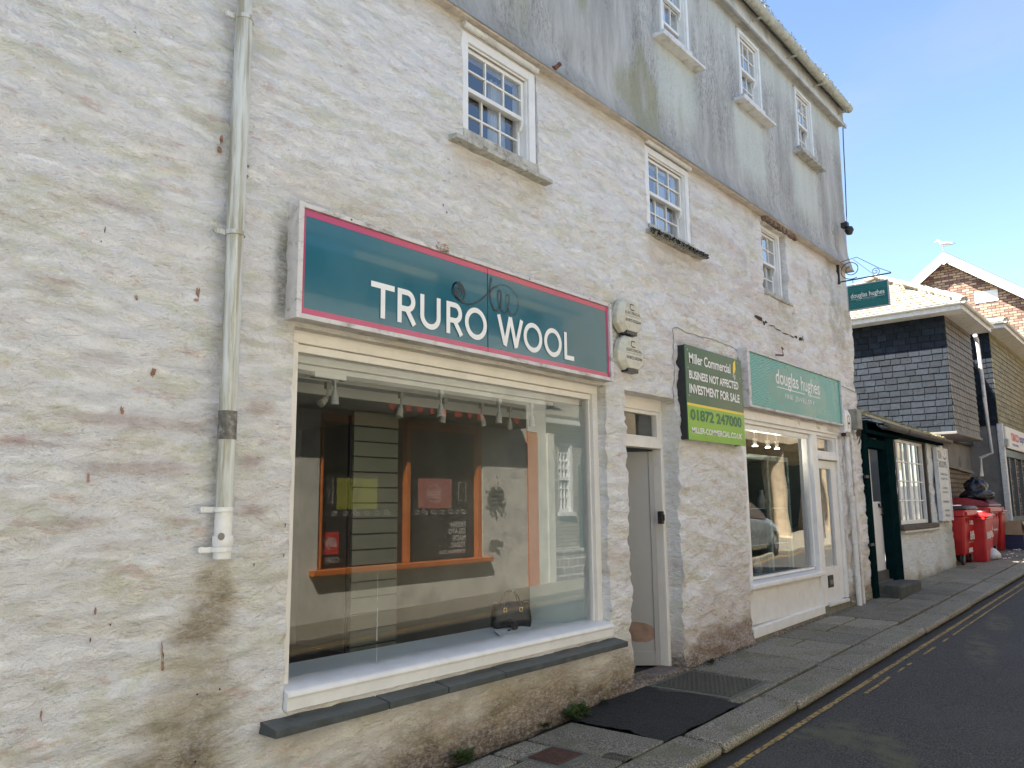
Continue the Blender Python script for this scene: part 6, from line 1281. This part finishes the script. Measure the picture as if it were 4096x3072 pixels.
for s_ in (-1, 1):
    m = MB(); m.loft([[(21.55, -5.15 + s_ * .70, zc + .60), (21.50, -5.15 + s_ * .86, zc + .62), (21.48, -5.15 + s_ * .84, zc + .76), (21.55, -5.15 + s_ * .68, zc + .76)], [(21.98, -5.15 + s_ * .52, zc + .52), (21.90, -5.15 + s_ * .74, zc + .52), (21.84, -5.15 + s_ * .74, zc + .66), (21.88, -5.15 + s_ * .55, zc + .66)]]); m.build('headlight', M_pipew, CR)
    for x in (18.55, 21.15):
        m = MB(); m.lathe([(.28, -.1), (.31, -.09), (.31, .09), (.28, .1)], (x, -5.15 + s_ * .80, zc + .31), 'y', 22); w = m.build('wheel', M_black, CR, smooth=True); m = MB(); m.lathe([(.19, -.105), (.19, .105)], (x, -5.15 + s_ * .80, zc + .31), 'y', 14); m.build('rim', M_screw, w)
m = MB(); m.box(22.02, 22.05, -5.15 - .45, -5.15 + .45, zc + .30, zc + .42); m.build('grille', M_black, CR); m = MB(); m.box(22.05, 22.065, -5.15 - .26, -5.15 + .26, zc + .44, zc + .55); m.build('number_plate', M_pipew, CR)
text('AE73 FJU', M_ink, CR, (22.067, -5.15 - .22, zc + .46), Y3, Z_, .44, .07, bold=.03)

CR.location.x -= 1.0

# ------------------------------------------------------------------ weeds along the foot of the wall
M_leaf = mat('weed_leaf', (.055, .09, .025), .7, .35, 30); M_leaf2 = mat('dark_weed_leaf', (.035, .05, .018), .8, .4, 30)
def weed(x, y, s, n, lab, mt, seed):
    random.seed(seed); b = MB(); z0 = gz(x)
    for i in range(n):
        a = random.uniform(0, 6.28); l = s * random.uniform(.4, 1); el = random.uniform(.1, 1.1); bx_, by = x + random.uniform(-s, s) * .7, y + random.uniform(-s * .35, s * .15)
        d_ = Vector((math.cos(a) * math.cos(el), math.sin(a) * math.cos(el) - .15, math.sin(el))); sd = d_.cross(Z3).normalized() * l * .30; p = Vector((bx_, by, z0 + .005 + random.uniform(0, s * .4)))
        b.poly([p, p + d_ * l * .5 + sd, p + d_ * l + Vector((0, 0, -l * .15)), p + d_ * l * .5 - sd])
    return tag(b.build('weed', mt), lab, 'weed', 'weeds along the foot of the white wall')
weed(5.12, -.06, .11, 110, 'largest leafy green weed at the foot of the wall beside the black tarmac patch', M_leaf, 5)
weed(3.88, -.07, .09, 90, 'green weed at the wall foot left of the drain grating', M_leaf, 6)
weed(4.78, -.04, .04, 50, 'tiny dark weed between the two larger weeds', M_leaf2, 7); weed(3.5, -.05, .06, 90, 'dark weed in the lower corner of the wall foot', M_leaf2, 8)
weed(7.35, -.06, .05, 70, 'dark weed by the slab joint right of the doorway', M_leaf2, 9); weed(5.55, -.03, .04, 60, 'small weed in the crack left of the doorway', M_leaf2, 10)
mo = MB(); random.seed(4)
for i in range(1400):
    x = random.choice([random.uniform(2.8, 5.1), random.uniform(6.3, 12.7), random.uniform(7, 8.5)]); y = -abs(random.gauss(.01, .03)); a = random.uniform(.004, .014); z = gz(x) + random.uniform(.0, .012)
    mo.poly([(x + random.uniform(-a, a), y + random.uniform(-a, a), z + random.uniform(0, a)) for _ in range(3)])
tag(mo.build('wall_foot_moss', mat('dark_moss', (.045, .05, .022), .95, .5, 30)), 'dark moss and grit gathered where the wall meets the slabs', 'moss', kind='stuff')
